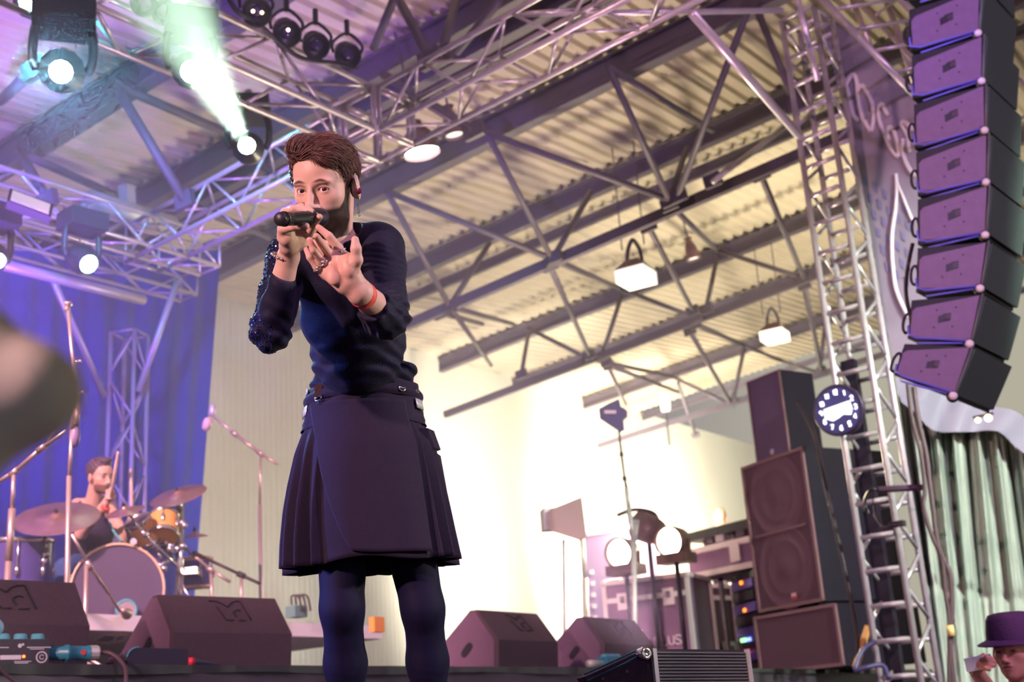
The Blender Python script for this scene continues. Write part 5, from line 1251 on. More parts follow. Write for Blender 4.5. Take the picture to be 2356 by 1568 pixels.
# overhead boom against the wall
e = stand([at(491, 958, 10.2), at(540, 997, 10.15), at(600, 1043, 10.1), at(640, 1068, 10.05)], [.011, .014, .011], 'tall boom stand with mic against the pale wall, right of the drape', 'microphone_stand', M_STD, joints=(1, 2))
bm = B(); tube(bm, at(600, 1043, 10.1), at(598, 1160, 10.1), .011); tube(bm, at(598, 1160, 10.1), fl(gx(603, 10.1, SZ), SZ), .016); obj('upright', bm, M_STD, e, True)
bm = B(); lathe(bm, [(0, -.075), (.03, -.06), (.042, -.01), (.035, .03), (.012, .045), (0, .05)], at(478, 972, 10.2), Vector((.35, 0, 1)), 18); obj('microphone', bm, mat('rosy_mic', (.55, .38, .36), .4), e, True)
bm = B(); tube(bm, at(490, 930, 10.2), at(488, 955, 10.2), .02, .03); obj('shock_mount', bm, M_ALU, e, True)
tripod(e, fl(gx(603, 10.1, SZ), SZ), .2, .32, M_STD, SZ)
for (pts, foot, lb) in ((((425, 1260), (485, 1310), (530, 1338)), (490, 1365), 'low dark boom stand right of the drums, nearer the kit'), (((472, 1283), (555, 1322), (600, 1343)), (556, 1370), 'low dark boom stand right of the drums, farther right')):
    P_s = [at(x, y, 9.0) for x, y in pts]; e = stand(P_s, .011, lb, 'microphone_stand', M_CABLE if foot[0] > 500 else M_STD, joints=(1,))
    bm = B(); tube(bm, P_s[1], fl(gx(foot[0], 9.0, SZ), RZ+.01), .012); obj('upright', bm, M_STD, e, True); mic(e, P_s[0], P_s[0]-P_s[1], .1, .016, M_CABLE); tripod(e, fl(gx(foot[0], 9.0, SZ), RZ), .15, .1, M_CABLE, RZ)
# small items on the riser, right of the second monitor
o = at(680, 1437, 8.9); e = empty('stage_box', o, 'small cluttered stage box with cables on the riser edge left of the singer leg', 'stage box')
bm = B(); box(bm, fl(gx(682, 9.1, RZ+.05), RZ+.045), .12, .1, .08, U_, V_); obj('housing', bm, mat('green_violet_box', (.15, .3, .28), .4), e, bevel=.01)
for i in range(3):
    q = fl(gx(672+i*10, 9.05, RZ), RZ+.09); bm = B(); path(bm, spline([q, q+Vector((.0, 0, .06)), q+Vector((.05, 0, .05)), q+Vector((.07, 0, -.05))], 6), .008, 6); obj('cable', bm, M_CABLE, e, True)
o = gx(851, 8.75, RZ); bm = B(); box(bm, fl(o, RZ-.12)-V_*.06, .10, .05, .1, U_, V_)
e = obj('orange_box', bm, mat('orange_plastic', (.9, .35, .08), .5), bevel=.01); tag(e, 'small orange box at the end of the white riser edge, right of the singer leg', 'box')

# ============================================================ RIGHT SIDE OF THE STAGE
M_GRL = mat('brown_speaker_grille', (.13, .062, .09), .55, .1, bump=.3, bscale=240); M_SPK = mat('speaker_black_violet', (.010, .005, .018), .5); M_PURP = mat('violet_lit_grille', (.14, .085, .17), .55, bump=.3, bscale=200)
M_RIM = mat('worn_rim', (.28, .16, .17), .45)
def cab(corners, z0, h, depth, name, lb, front, parts=True, rim=.03, tilt=0.):
    """corners: plan points of the front face left/right"""
    a, b = corners; u = (b-a); L = u.length; u.normalize(); n = Vector((u.y, -u.x, 0)); n = n if n.dot(CAM-a) > 0 else -n; v = -n
    e = empty(name, fl((a+b)/2, z0), lb, 'speaker')
    bm = B(); prism(bm, [fl(a, z0), fl(b, z0), fl(b, z0)+v*depth, fl(a, z0)+v*depth], Z_*h); obj('cabinet', bm, M_SPK, e, bevel=.012)
    bm = B(); c = fl((a+b)/2, z0+h/2)+n*.004; box(bm, c, L-2*rim, .012, h-2*rim, u, v, Z_); obj('grille', bm, front, e)
    bm = B()
    for s_ in (-1, 1): box(bm, c+u*(s_*(L/2-rim/2))+n*.006, rim, .024, h, u, v, Z_); box(bm, c+Z_*(s_*(h/2-rim/2))+n*.006, L, .022, rim, u, v, Z_)
    obj('rim', bm, M_RIM, e, bevel=.004)
    return e, u, v, n, L
SY = 11.9
# lower cabinet, double cabinet, small top
zS = SZ
q1, q2 = gx(1752, SY, zS+.3), gx(1912, SY-1.05, zS+.3)
def plan(px, Y, z): p = gx(px, Y, z); return Vector((p.x, p.y, 0))
zb = at(1740, 1538, 12.0).z
zt1 = at(1743, 1418, 12.0).z
a, b = plan(1744, 12.0, (zS+zt1)/2), plan(1935, 11.1, (zS+zt1)/2)
hL = zt1-zS
e, u, v, n, L = cab((a, b), zS, hL, 1.0, 'subwoofer', 'lower subwoofer cabinet at the bottom of the speaker stack', M_GRL)
z2a = zt1+.04; z2b = at(1712, 1075, 12.1).z
a2, b2 = plan(1728, 12.1, (z2a+z2b)/2), plan(1873, 11.3, (z2a+z2b)/2)
e, u, v, n, L2 = cab((a2, b2), z2a, z2b-z2a, .95, 'subwoofer', 'tall double-cone cabinet in the middle of the speaker stack', M_GRL)
hh = z2b-z2a
for k, f in enumerate((.74, .26)):
    c = fl((a2+b2)/2, z2a+hh*f)+n*.016
    bm = B(); R_ = L2*.42; lathe(bm, [(R_, 0), (R_*.97, .004), (R_*.92, .004), (R_*.90, .001), (R_*.66, .001), (R_*.64, .004), (R_*.60, .001), (R_*.25, .001), (R_*.2, .005), (0, .007)], c-n*.006, n, 48); obj('cone', bm, mat('cone_behind_grille', (.175, .085, .12), .6, .1), e, True)
bm = B(); box(bm, fl((a2+b2)/2, z2a+hh*.5)+n*.018, L2*.8, .012, .02, u, v, Z_); obj('cross_bar', bm, M_RIM, e)
bm = B(); box(bm, fl((a2+b2)/2+u*.09, z2a+.09)+n*.03, .07, .006, .06, u, v, Z_); obj('badge', bm, M_RED, e); bm = B(); box(bm, fl((a2+b2)/2+u*.09, z2a+.10)+n*.034, .055, .004, .03, u, v, Z_); obj('badge_mark', bm, M_PRINT, e)
for s_ in (-.4, .4):
    bm = B(); box(bm, fl((a2+b2)/2+u*(s_*L2), zt1+.022)+v*.1, .1, .1, .036, u, v, Z_); obj('foot', bm, M_BLK, e)
z3a = z2b+.005; z3b = at(1722, 888, 12.3).z
a3, b3 = plan(1733, 12.15, (z3a+z3b)/2), plan(1808, 11.75, (z3a+z3b)/2)
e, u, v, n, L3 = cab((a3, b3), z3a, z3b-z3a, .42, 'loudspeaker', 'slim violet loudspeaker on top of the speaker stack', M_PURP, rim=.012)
bm = B(); disc(bm, fl((a3+b3)/2, z3a+.10)+n*.02, n, .028); obj('badge', bm, M_PRINT, e)
bm = B(); path(bm, spline([at(1836, 925, 11.5), at(1868, 985, 11.3), at(1884, 1045, 10.9), at(1905, 1140, 10.6), at(1940, 1290, 10.5), at(1970, 1450, 10.4), at(1972, 1530, 10.4)], 8), .018, 8)
tag(obj('speaker_cable', bm, M_CABLE, None, True), 'black cable running down the side of the speaker stack', 'cable')
# ------------------------------------------------------------ flight cases, rack, keyboard
M_CASE = mat('mauve_case_panel', (.24, .13, .24), .5, noise=.08, nscale=5); M_EDGE = mat('aluminium_edge', (.90, .80, .82), .35, .2); M_CASED = mat('dark_case_panel', (.09, .05, .08), .5)
def case(px0, Y0, px1, Y1, z0, h, depth, lb, panel, latches=2, lid=.2):
    a, b = plan(px0, Y0, z0+h/2), plan(px1, Y1, z0+h/2); u = b-a; L = u.length; u.normalize(); n = Vector((u.y, -u.x, 0)); n = n if n.dot(CAM-a) > 0 else -n; v = -n
    e = empty('flight_case', fl((a+b)/2, z0), lb, 'flight case')
    bm = B(); prism(bm, [fl(a, z0), fl(b, z0), fl(b, z0)+v*depth, fl(a, z0)+v*depth], Z_*h); obj('panel', bm, panel, e)
    bm = B(); w = .045
    for s_ in (a, b):
        for t in (0, depth): box(bm, fl(s_, z0+h/2)+v*t, w, w, h, u, v, Z_)
    for zz_ in (z0, z0+h):
        for t in (0, depth): box(bm, fl((a+b)/2, zz_)+v*t, L, w, w, u, v, Z_)
        for s_ in (a, b): box(bm, fl(s_, zz_)+v*depth/2, w, depth, w, u, v, Z_)
    obj('edge_profile', bm, M_EDGE, e)
    if lid:
        bm = B(); box(bm, fl((a+b)/2, z0+h*(1-lid))+n*.008, L, .02, .05, u, v, Z_); obj('lid_profile', bm, M_EDGE, e)
    for k in range(latches):
        f = (k+.5)/latches; c = fl(a, z0+h*(1-lid))+u*(L*(.5+(f-.5)*1.1))+n*.02; bm = B(); box(bm, c-Z_*.02, .12, .02, .17, u, v, Z_); la = obj('latch', bm, M_EDGE, e, bevel=.012)
        bm = B(); box(bm, c+n*.014, .05, .014, .06, u, v, Z_); obj('butterfly_handle', bm, M_CHROME, la, bevel=.006)
    for s_ in (a, b):
        for zz_ in (z0, z0+h):
            bm = B(); bmesh.ops.create_icosphere(bm, subdivisions=2, radius=.04, matrix=Matrix.Translation(fl(s_, zz_))); obj('ball_corner', bm, M_EDGE, e, True)
    return e, a, b, u, v, n, L
zc = at(1400, 1340, 13.2).z
e, a, b, u, v, n, L = case(1400, 13.3, 1592, 12.9, SZ, zc-SZ, .7, 'big mauve flight case with bright aluminium edges and two butterfly latches', M_CASE, 2, .17)
# lettering PLUS on the case
def letters(txt, o, u, up, h, w, r, m, parent, name='lettering', gap=.35):
    GL = {'P': [[(0, 0), (0, 1), (.8, 1), (1, .85), (1, .62), (.8, .5), (0, .5)]], 'L': [[(0, 1), (0, 0), (1, 0)]], 'U': [[(0, 1), (0, .2), (.25, 0), (.75, 0), (1, .2), (1, 1)]], 'S': [[(1, .85), (.8, 1), (.2, 1), (0, .8), (.15, .58), (.85, .42), (1, .2), (.8, 0), (.2, 0), (0, .15)]],
          '1': [[(.3, .8), (.6, 1), (.6, 0)]], '2': [[(0, .8), (.3, 1), (.8, 1), (1, .75), (0, 0), (1, 0)]], '3': [[(0, .9), (.5, 1), (1, .8), (.5, .52), (1, .25), (.5, 0), (0, .1)]], '4': [[(.8, 0), (.8, 1), (0, .3), (1, .3)]], '5': [[(1, 1), (.1, 1), (0, .55), (.7, .6), (1, .3), (.6, 0), (0, .1)]], '6': [[(.9, 1), (.3, .8), (0, .3), (.4, 0), (.9, .15), (.8, .5), (.1, .4)]], '7': [[(0, 1), (1, 1), (.3, 0)]], '8': [[(.5, .52), (.05, .75), (.5, 1), (.95, .75), (.5, .52), (0, .25), (.5, 0), (1, .25), (.5, .52)]], '9': [[(.9, .6), (.3, .5), (.05, .8), (.5, 1), (.95, .8), (.8, 0)]], '0': [[(.5, 0), (0, .3), (0, .7), (.5, 1), (1, .7), (1, .3), (.5, 0)]]}
    bm = B(); x = 0
    for ch in txt:
        for s_ in GL.get(ch, []): path(bm, [o+u*(x+px_*w)+up*(py_*h) for px_, py_ in s_], r, 6)
        x += w*(1+gap)
    return obj(name, bm, m, parent, True)
cf = lambda px, py: onpl(px, py, fl(a, 0)+n*.012, n)
P0 = cf(1508, 1486); letters('PLUS', P0, u, Z_, .085, .055, .010, mat('pinkish_white_print', (.75, .62, .72), .5), e)
bm = B(); box(bm, cf(1570, 1500)+Z_*-.05, .22, .02, .1, u, v, Z_); obj('recessed_handle_dish', bm, M_EDGE, e, bevel=.02)
# darker case seen at an angle right of it
z5 = at(1610, 1335, 13.6).z
e5, a5, b5, u5, v5, n5, L5 = case(1604, 14.0, 1694, 14.4, SZ, z5-SZ, .5, 'dark flight case standing edge-on right of the big mauve one', M_CASED, 0, 0.12)
for k in (.25, .75):
    c = fl(a5, SZ+(z5-SZ)*.33)+u5*(L5*k)+n5*.02; bm = B(); box(bm, c, .2, .02, .22, u5, v5, Z_); o_ = obj('recessed_handle', bm, M_ZINC, e5, bevel=.03)
    bm = B(); box(bm, c+n5*.012+Z_*.0, .13, .01, .13, u5, v5, Z_); obj('handle_recess', bm, mat('dark_green_recess', (.05, .09, .07), .5), o_, bevel=.02)
# long case with keyboard on top
za = at(1600, 1325, 13.4).z; zb_ = at(1600, 1255, 13.4).z
ax_, bx_ = plan(1588, 13.7, za), plan(1745, 12.9, za); u6 = (bx_-ax_); L6 = u6.length; u6.normalize(); n6 = Vector((u6.y, -u6.x, 0)); n6 = n6 if n6.dot(CAM-ax_) > 0 else -n6
e = empty('flight_case', fl((ax_+bx_)/2, za), 'long mauve case with bright edge strip carried behind the lamps', 'flight case')
bm = B(); prism(bm, [fl(ax_, za), fl(bx_, za), fl(bx_, za)-n6*.6, fl(ax_, za)-n6*.6], Z_*(zb_-za)); obj('panel', bm, M_CASE, e)
bm = B()
for zz_ in (za+.03, zb_-.03): box(bm, fl((ax_+bx_)/2, zz_)+n6*.01, L6, .02, .06, u6, -n6, Z_)
obj('edge_profile', bm, M_EDGE, e, bevel=.005)
bm = B(); box(bm, fl(ax_, (za+zb_)/2+.03)+u6*(L6*.72)+n6*.02, .14, .02, .2, u6, -n6, Z_); obj('latch', bm, M_EDGE, e, bevel=.02)
for f in (.15, .9):
    p = fl(ax_, 0)+u6*(L6*f)-n6*.3; bm = B(); tube(bm, fl(p, SZ), fl(p, za), .03); obj('support_post', bm, M_BLK2, e)
zk = at(1640, 1222, 13.2).z
e = empty('keyboard_mixer', fl((ax_+bx_)/2, zk), 'long flat dark console resting on the long mauve case', 'console')
kd_ = Vector((u6.x, u6.y, 0)); bm = B(); box(bm, fl((ax_+bx_)/2, zk+.02)-n6*.2, L6*1.02, .42, .09, u6, -n6, Z_); obj('body', bm, M_BLK2, e, bevel=.02)
bm = B(); box(bm, fl((ax_+bx_)/2, zk+.07)-n6*.05, L6*.98, .06, .02, u6, -n6, Z_); obj('front_rail', bm, M_ZINC, e, bevel=.005)
for f in (.1, .55, .9):
    p = fl(ax_, zb_)+u6*(L6*f)-n6*.2; bm = B(); tube(bm, p, fl(p, zk-.02), .03); obj('foot', bm, M_BLK, e)
for f in (.35, .5, .8):
    bm = B(); box(bm, fl(ax_, (zb_+zk)/2)+u6*(L6*f)-n6*.05, .12, .1, (zk-zb_)*.7, u6, -n6, Z_); obj('clutter_box', bm, M_PRINT if f == .5 else M_CASED, e, bevel=.01)
# bald head behind the console
hc_ = at(1656, 1192, 15.4); FB = Form(); BA = head_axes(hc_, 10, -25, 0); BW = add_head(FB, hc_, BA, 1.0, detail=False)
FB.cone(BW(0, -.03, -.05), Va(hc_)+Va((0, .05, -.28)), .055, .07, .02); FB.ell(Va(hc_)+Va((0, .08, -.55)), (.20, .12, .26), None, .05); FB.cone(Va(hc_)+Va((-.0, .08, -.6)), Va((hc_.x, hc_.y+.08, SZ+.9)), .15, .15, .05)
for s_ in (-1, 1):
    FB.cone(Va((hc_.x+s_*.17, hc_.y+.08, hc_.z-.36)), Va((hc_.x+s_*.22, hc_.y+.05, hc_.z-.66)), .05, .04, .03); FB.cone(Va((hc_.x+s_*.22, hc_.y+.05, hc_.z-.66)), Va((hc_.x+s_*.15, hc_.y-.15, hc_.z-.75)), .04, .03, .02)
    FB.cone(Va((hc_.x+s_*.09, hc_.y+.08, SZ+.95)), Va((hc_.x+s_*.1, hc_.y+.08, SZ+.05)), .085, .05, .04)
bp, bq_ = FB.mesh(.01); ml = (bp-Va(hc_))@BA.T; cc_ = np.tile(Va((.80, .42, .30)), (len(bp), 1)); cc_[bp[:, 2] < hc_.z-.25] = Va((.04, .03, .05))
tag(skin_obj('person', bp, bq_, M_SKIN, None, Vector((hc_.x, hc_.y, SZ)), cc_), 'bald man, only the top of his head visible behind the flat console', 'person')
# rack with lights
ar, br = plan(1692, 13.4, 2.6), plan(1745, 12.9, 2.6); ur = (br-ar).normalized(); nr = Vector((ur.y, -ur.x, 0)); nr = nr if nr.dot(CAM-ar) > 0 else -nr; zr = za-.03; Lr = (br-ar).length
e = empty('amplifier_rack', fl((ar+br)/2, SZ), 'dark equipment rack with orange and green lights beside the speaker stack', 'rack')
bm = B(); prism(bm, [fl(ar, SZ), fl(br, SZ), fl(br, SZ)-nr*.6, fl(ar, SZ)-nr*.6], Z_*(zr-SZ)); obj('housing', bm, M_SPK, e)
for k in range(8):
    z = SZ+.08+(zr-SZ-.12)*k/8; bm = B(); box(bm, fl((ar+br)/2, z+.04)+nr*.01, Lr*.92, .02, .09, ur, -nr, Z_); pn_ = obj('rack_unit', bm, [M_BLK2, mat('violet_unit', (.12, .08, .35), .4)][k % 2], e, bevel=.004)
for (x, y, c_, nm) in ((1705, 1340, (1, .22, .02), 'orange_led'), (1713, 1403, (1, .22, .02), 'orange_led'), (1710, 1472, (.25, 1, .3), 'green_led'), (1722, 1470, (.2, .3, 1), 'blue_led'), (1718, 1498, (1, .1, .25), 'pink_led')):
    bm = B(); p = onpl(x, y, fl(ar, 0)+nr*.03, nr); box(bm, p, .05 if c_[0] > .9 and c_[2] < .1 else .10, .01, .035, ur, -nr, Z_); obj(nm, bm, mat(nm, c_, .4, emit=c_, es=2.2), e, bevel=.008)
# tall upright case left
za2 = at(1345, 1195, 13.9).z
e7, *_r = case(1352, 14.9, 1480, 14.5, SZ, at(1352, 1230, 14.9).z-SZ, .5, 'tall mauve flight case with printed column, behind the left round lamp', mat('violet_case_panel', (.30, .22, .40), .5), 0, 0)
a7, b7, u7, v7, n7, L7 = _r
bm = B()
for k in range(9): box(bm, fl(a7, SZ+.35+.13*k)+u7*(L7*.14)+n7*.01, .05, .01, .05, u7, v7, Z_)
obj('printed_column', bm, M_PRINT, e7)
for f, w_, z_ in ((.42, .18, 1.05), (.62, .1, .8)):
    bm = B(); path(bm, [fl(a7, SZ+z_)+u7*(L7*f+x_)+n7*.02+Z_*y_ for x_, y_ in ((0, 0), (w_, 0), (w_, .22), (0, .22))], .012, 6, True); obj('frame_mark', bm, M_EDGE, e7)
bm = B(); tube(bm, at(1338, 1240, 13.4), at(1345, 1330, 13.4), .03); tube(bm, at(1345, 1330, 13.4), fl(gx(1350, 13.4, SZ), SZ), .035)
tag(obj('rolled_stand', bm, M_ZINC, None, True), 'slender pale pole at the left edge of the tall mauve case', 'pole')
# ------------------------------------------------------------ round bright lamps on poles, shaded flood, antenna
M_WARMHOT = mat('warm_hot_lens', (1, 1, .9), .3, emit=(1, .90, .62), es=22)
M_BROWNC = mat('brown_lamp_can', (.20, .12, .10), .4, .3)
def blinder(px, py, Y, r, lb, depth=.24):
    c = at(px, py, Y); aim = ((CAM-c).normalized()+Vector((-.62, 0, 0))).normalized(); e = empty('round_lamp', c, lb, 'stage light'); x, y, d = frame(aim)
    bm = B(); lathe(bm, [(0, -depth), (r*.5, -depth), (r*.95, -depth*.8), (r*1.12, -.05), (r*1.14, .03), (r*1.03, .03), (r, -.01), (0, -.012)], c, aim, 32); obj('can', bm, M_BROWNC, e, True)
    bm = B(); lathe(bm, [(0, .012), (r*.6, .008), (r*.99, -.006), (0, -.01)], c, aim, 32); obj('lens', bm, M_WARMHOT, e, True)
    bm = B(); box(bm, c-Z_*(r*1.25)-aim*.1, .34, .22, .10, x, Z_.cross(x)); obj('base', bm, M_BROWNC, e, bevel=.02)
    bm = B(); tube(bm, c-Z_*(r*1.3)-aim*.1, fl(c-aim*.1, SZ), .025); obj('pole', bm, M_BLK2, e, True)
    hz = Vector((aim.y, -aim.x, 0)).normalized()
    for s_ in (-1, 1):
        bm = B(); tube(bm, c+hz*(s_*r*1.2)-aim*.1, c+hz*(s_*r*1.1)-aim*.1-Z_*r*1.3, .02); obj('yoke_arm', bm, M_BROWNC, e, True)
blinder(1425, 1272, 12.4, .135, 'left round lamp blazing warm white in front of the flight cases')
blinder(1540, 1245, 12.6, .14, 'right round lamp blazing warm white in front of the flight cases')
# third lamp, turned away, behind the mast
c = at(1490, 1215, 12.9); e = empty('turned_lamp', c, 'brown round lamp turned sideways behind the antenna mast', 'stage light')
bm = B(); lathe(bm, [(0, -.16), (.12, -.15), (.15, -.05), (.16, .12), (.15, .12), (.13, 0), (0, 0)], c, Vector((-.4, .3, .25)), 24); obj('can', bm, M_BROWNC, e, True)
bm = B(); path(bm, spline([at(1420, 1185, 12.9), at(1460, 1172, 12.9), at(1505, 1180, 12.9), at(1520, 1215, 12.9)], 6), .02, 8); obj('yoke', bm, M_BLK2, e, True)
bm = B(); tube(bm, c-Z_*.1, fl(c, SZ), .025); obj('pole', bm, M_BLK2, e, True)
# flood with barn-door flap at left
Yf2 = 12.6
e = empty('flood_lamp', at(1300, 1190, Yf2), 'floodlight with big brown flap lighting the pale wall', 'stage light')
bm = B(); P_ = [at(x, y, Yf2) for x, y in ((1263, 1172), (1335, 1143), (1346, 1235), (1330, 1242), (1268, 1222), (1262, 1200))]; prism(bm, P_, Vector((.02, .03, 0))); obj('barn_door', bm, mat('brown_flap', (.36, .24, .20), .6), e, bevel=.004)
bm = B(); box(bm, at(1285, 1195, Yf2+.2), .34, .2, .22, Vector((1, .2, 0)).normalized(), Vector((-.2, 1, 0)).normalized()); obj('housing', bm, M_ZINC, e, bevel=.02)
bm = B(); pc_ = at(1285, 1195, Yf2+.31); box(bm, pc_, .28, .01, .17, Vector((1, .2, 0)).normalized(), Vector((-.2, 1, 0)).normalized()); obj('lens', bm, M_WARMHOT, e)
bm = B(); tube(bm, at(1297, 1240, Yf2+.15), fl(gx(1300, Yf2+.15, SZ), SZ), .022); obj('pole', bm, M_ZINC, e, True)
for s_ in (0, 1, 2):
    bm = B(); base = fl(gx(1300, Yf2+.15, SZ), SZ); a_ = 2.1*s_; tube(bm, base+Z_*.5, base+Vector((.4*math.cos(a_), .4*math.sin(a_), .012)), .014); obj('leg', bm, M_ZINC, e, True)
# antenna
Ya = 11.6; c = at(1410, 950, Ya); e = empty('paddle_antenna', fl(gx(1455, Ya, SZ), SZ), 'dark paddle antenna with pale label on a thin mast before the wall', 'antenna')
bm = B(); P_ = [at(x, y, Ya) for x, y in ((1378, 940), (1403, 926), (1424, 917), (1428, 935), (1436, 938), (1443, 945), (1443, 958), (1434, 966), (1436, 990), (1428, 994), (1415, 985), (1380, 962))]; prism(bm, P_, Vector((.005, .03, 0))); obj('paddle', bm, mat('dark_blue_paddle', (.07, .05, .14), .5), e, bevel=.004)
bm = B(); lb_c = at(1404, 947, Ya-.004); box(bm, lb_c, .11, .004, .03, Vector(RT), Vector((0, 1, 0)), Vector(UP)); obj('label_strip', bm, mat('pale_pink_strip', (.8, .6, .62), .5), e)
pts = [at(1424, 990, Ya), at(1430, 1045, Ya), at(1437, 1100, Ya), at(1441, 1122, Ya), at(1447, 1170, Ya), at(1458, 1245, Ya)]
for i in range(5): bm = B(); tube(bm, pts[i], pts[i+1], (.010, .011, .013, .022, .024)[i], n=10); obj('mast_section', bm, M_BLK2 if i < 3 else M_ZINC, e, True)
bm = B(); tube(bm, pts[5], fl(gx(1462, Ya, SZ), SZ), .025); obj('mast_section', bm, M_ZINC, e, True)
for p in (pts[1], pts[2]): bm = B(); lathe(bm, [(0, -.02), (.02, -.018), (.02, .018), (0, .02)], p, Z_, 10); obj('mast_joint', bm, M_BLK, e, True)
bm = B(); q0_ = at(1463, 1555, 6.4); tube(bm, at(1465, 1195, Ya), at(1462, 1250, Ya), .03, .01); obj('clamp', bm, M_ZINC, e, True)
# ------------------------------------------------------------ clock on the tower
cY_ = 9.55; c = at(1929, 943, cY_); cn = (Vector((-.55, -.83, -.10))).normalized(); e = empty('wall_clock', c, 'round dark-faced clock with white numerals hung on the tall tower', 'clock')
cx_, cy_, cz_ = frame(cn); rr = .185
upc = Z_-cn*Z_.dot(cn); upc.normalize(); rc_ = upc.cross(cn).normalized()
if rc_.dot(RT) < 0: rc_ = -rc_
bm = B(); lathe(bm, [(0, -.05), (rr*1.08, -.05), (rr*1.1, .0), (rr*1.0, .012), (rr*.98, .0), (0, .0)], c, cn, 48); obj('case', bm, mat('violet_black_rim', (.04, .025, .07), .35), e, True)
bm = B(); disc(bm, c+cn*.003, cn, rr*.98, 48); obj('dial', bm, mat('dark_blue_dial', (.05, .05, .20), .3), e)
M_NUM = mat('glowing_white_numeral', (1, 1, 1), .4, emit=(1, 1, .97), es=1.6)
for k in range(1, 13):
    a_ = math.radians(90-30*k); t = str(k); w_ = .020 if len(t) == 1 else .013; tot = w_*len(t)+(w_*.35 if len(t) > 1 else 0)
    o_ = c+cn*.008+rc_*(rr*.76*math.cos(a_)-tot/2)+upc*(rr*.76*math.sin(a_)-.018); letters(t, o_, rc_, upc, .036, w_, .0052, M_NUM, e, 'numeral')
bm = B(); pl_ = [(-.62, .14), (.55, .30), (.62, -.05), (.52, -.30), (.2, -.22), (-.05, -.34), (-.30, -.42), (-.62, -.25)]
prism(bm, [c+cn*.006+rc_*(x_*rr)+upc*(y_*rr) for x_, y_ in pl_], cn*.004); obj('glare_panel', bm, mat('dial_glare_glow', (.95, .95, .92), .25, emit=(1, 1, .96), es=.8), e, label='white glare over the lower dial, drawn as a glowing plate')  # glare on the dial, modelled as a glowing white plate
bm = B(); tube(bm, c-cn*.05, c-cn*.05+f1*.12+Vector((0, .15, 0)), .02); obj('bracket', bm, M_BLK2, e)
# dark tube mounted across the tower
A_, B_ = at(2018, 1126, 9.2), at(2124, 1120, 9.1); d = (B_-A_).normalized(); e = empty('shotgun_microphone', A_, 'dark rod-shaped device sticking out right from the tall tower', 'microphone')
bm = B(); lathe(bm, [(0, 0), (.020, .001), (.024, .02), (.024, (B_-A_).length-.02), (.018, (B_-A_).length), (0, (B_-A_).length)], A_, d, 16); obj('tube', bm, M_MONP if False else mat('plum_black', (.06, .03, .06), .5), e, True)
bm = B(); path(bm, spline([A_-d*.0, A_-d*.05, at(1990, 1150, 9.4), at(1994, 1180, 9.4)], 6), .012, 8); obj('holder', bm, M_BLK2, e, True)
bm = B(); path(bm, spline([at(2008, 1145, 9.3), at(2012, 1185, 9.3), at(2030, 1210, 9.3), at(2062, 1205, 9.3)], 6), .006, 6); obj('lead', bm, M_CABLE, e, True)
bm = B(); c = at(2065, 1205, 9.35); box(bm, c, .11, .06, .04, f1, f2); box(bm, at(2038, 1216, 9.35), .08, .05, .03, f1, f2); tag(obj('pipe_clamp', bm, M_CABLE), 'black clamp gripping the tall tower below the rod-shaped device', 'clamp')
# ladder-like dark strip (cable tray) behind the tower
bm = B(); A_ = plan(2030, 9.98, 2.5); box(bm, Vector((A_.x, A_.y, 2.35)), .12, .07, 3.9, f1, f2); tag(obj('cable_tray', bm, M_SPK), 'black vertical cable tray inside the tall tower', 'cable tray')
# wooden plank and cable bundle beside the stack
bm = B(); tube(bm, at(1998, 1440, 10.4), at(1968, 1535, 10.4), .03, n=4); tag(obj('wooden_plank', bm, mat('orange_wood', (.75, .38, .14), .5), None), 'orange wooden slat leaning between speaker stack and tower', 'plank')
bm = B(); path(bm, spline([at(2015, 1475, 9.6), at(1985, 1495, 9.6), at(1968, 1540, 9.55), at(1990, 1535, 9.5), at(2030, 1530, 9.5), at(2045, 1560, 9.45)], 8), .018, 8)
tag(obj('cable_loop', bm, mat('violet_black_cable', (.06, .05, .14), .4), None, True), 'dark cable loop lying at the foot of the tall tower', 'cable')
# ------------------------------------------------------------ cloth and banner
M_CLOTH = mat('grey_green_cloth', (.44, .50, .42), .75, noise=.12, nscale=3)
YC = 11.2; bm = B(); nx, nz = 150, 60; rows = []
tl_, tr_, zt_ = at(2062, 900, YC), at(2420, 1010, YC+.2), 0
for j in range(nz+1):
    f = j/nz; row = []
    for i in range(nx+1):
        g_ = i/nx; px_ = 2075+330*g_+(-10+85*f)*(1-g_*.3); pt = at(2062+345*g_, 888+135*g_, YC); bt = at(2170+300*g_, 1640, YC-.3)
        p = pt.lerp(bt, f); k_ = g_*13+f*1.1*math.sin(g_*5)
        amp = (.10*(1-.75*f)+.03)*(1 if f < .62 else .55)
        w = amp*math.sin(k_*2*math.pi*.55)+amp*.45*math.sin(k_*2*math.pi*1.37+1+f*2)+.02*math.sin(f*17+g_*9)
        if .60 < f < .64: w += .05*math.sin((f-.60)/.04*math.pi)
        row.append(bm.verts.new(p+Vector((w*.35, w, 0))))
    rows.append(row)
for A_, C_r in zip(rows, rows[1:]):
    for i in range(nx): bm.faces.new((A_[i], A_[i+1], C_r[i+1], C_r[i]))
cl = obj('hanging_cloth', bm, M_CLOTH, None, True); tag(cl, 'large crumpled grey-green cloth hanging behind the tower at lower right', 'cloth')
M_SHEET = mat('violet_grey_sheet', (.34, .31, .40), .5)
bm = B(); rows = []
for j in range(13):
    f = j/12; row = []
    for i in range(41):
        g_ = i/40; p = at(2060+345*g_, 862+118*g_-10*math.sin(g_*3), YC-.25).lerp(at(2075+335*g_, 925+150*g_+28*math.sin(g_*7), YC-.35), f); row.append(bm.verts.new(p+Vector((0, .04*math.sin(g_*22+f*3), 0))))
    rows.append(row)
for A_, C_r in zip(rows, rows[1:]):
    for i in range(40): bm.faces.new((A_[i], A_[i+1], C_r[i+1], C_r[i]))
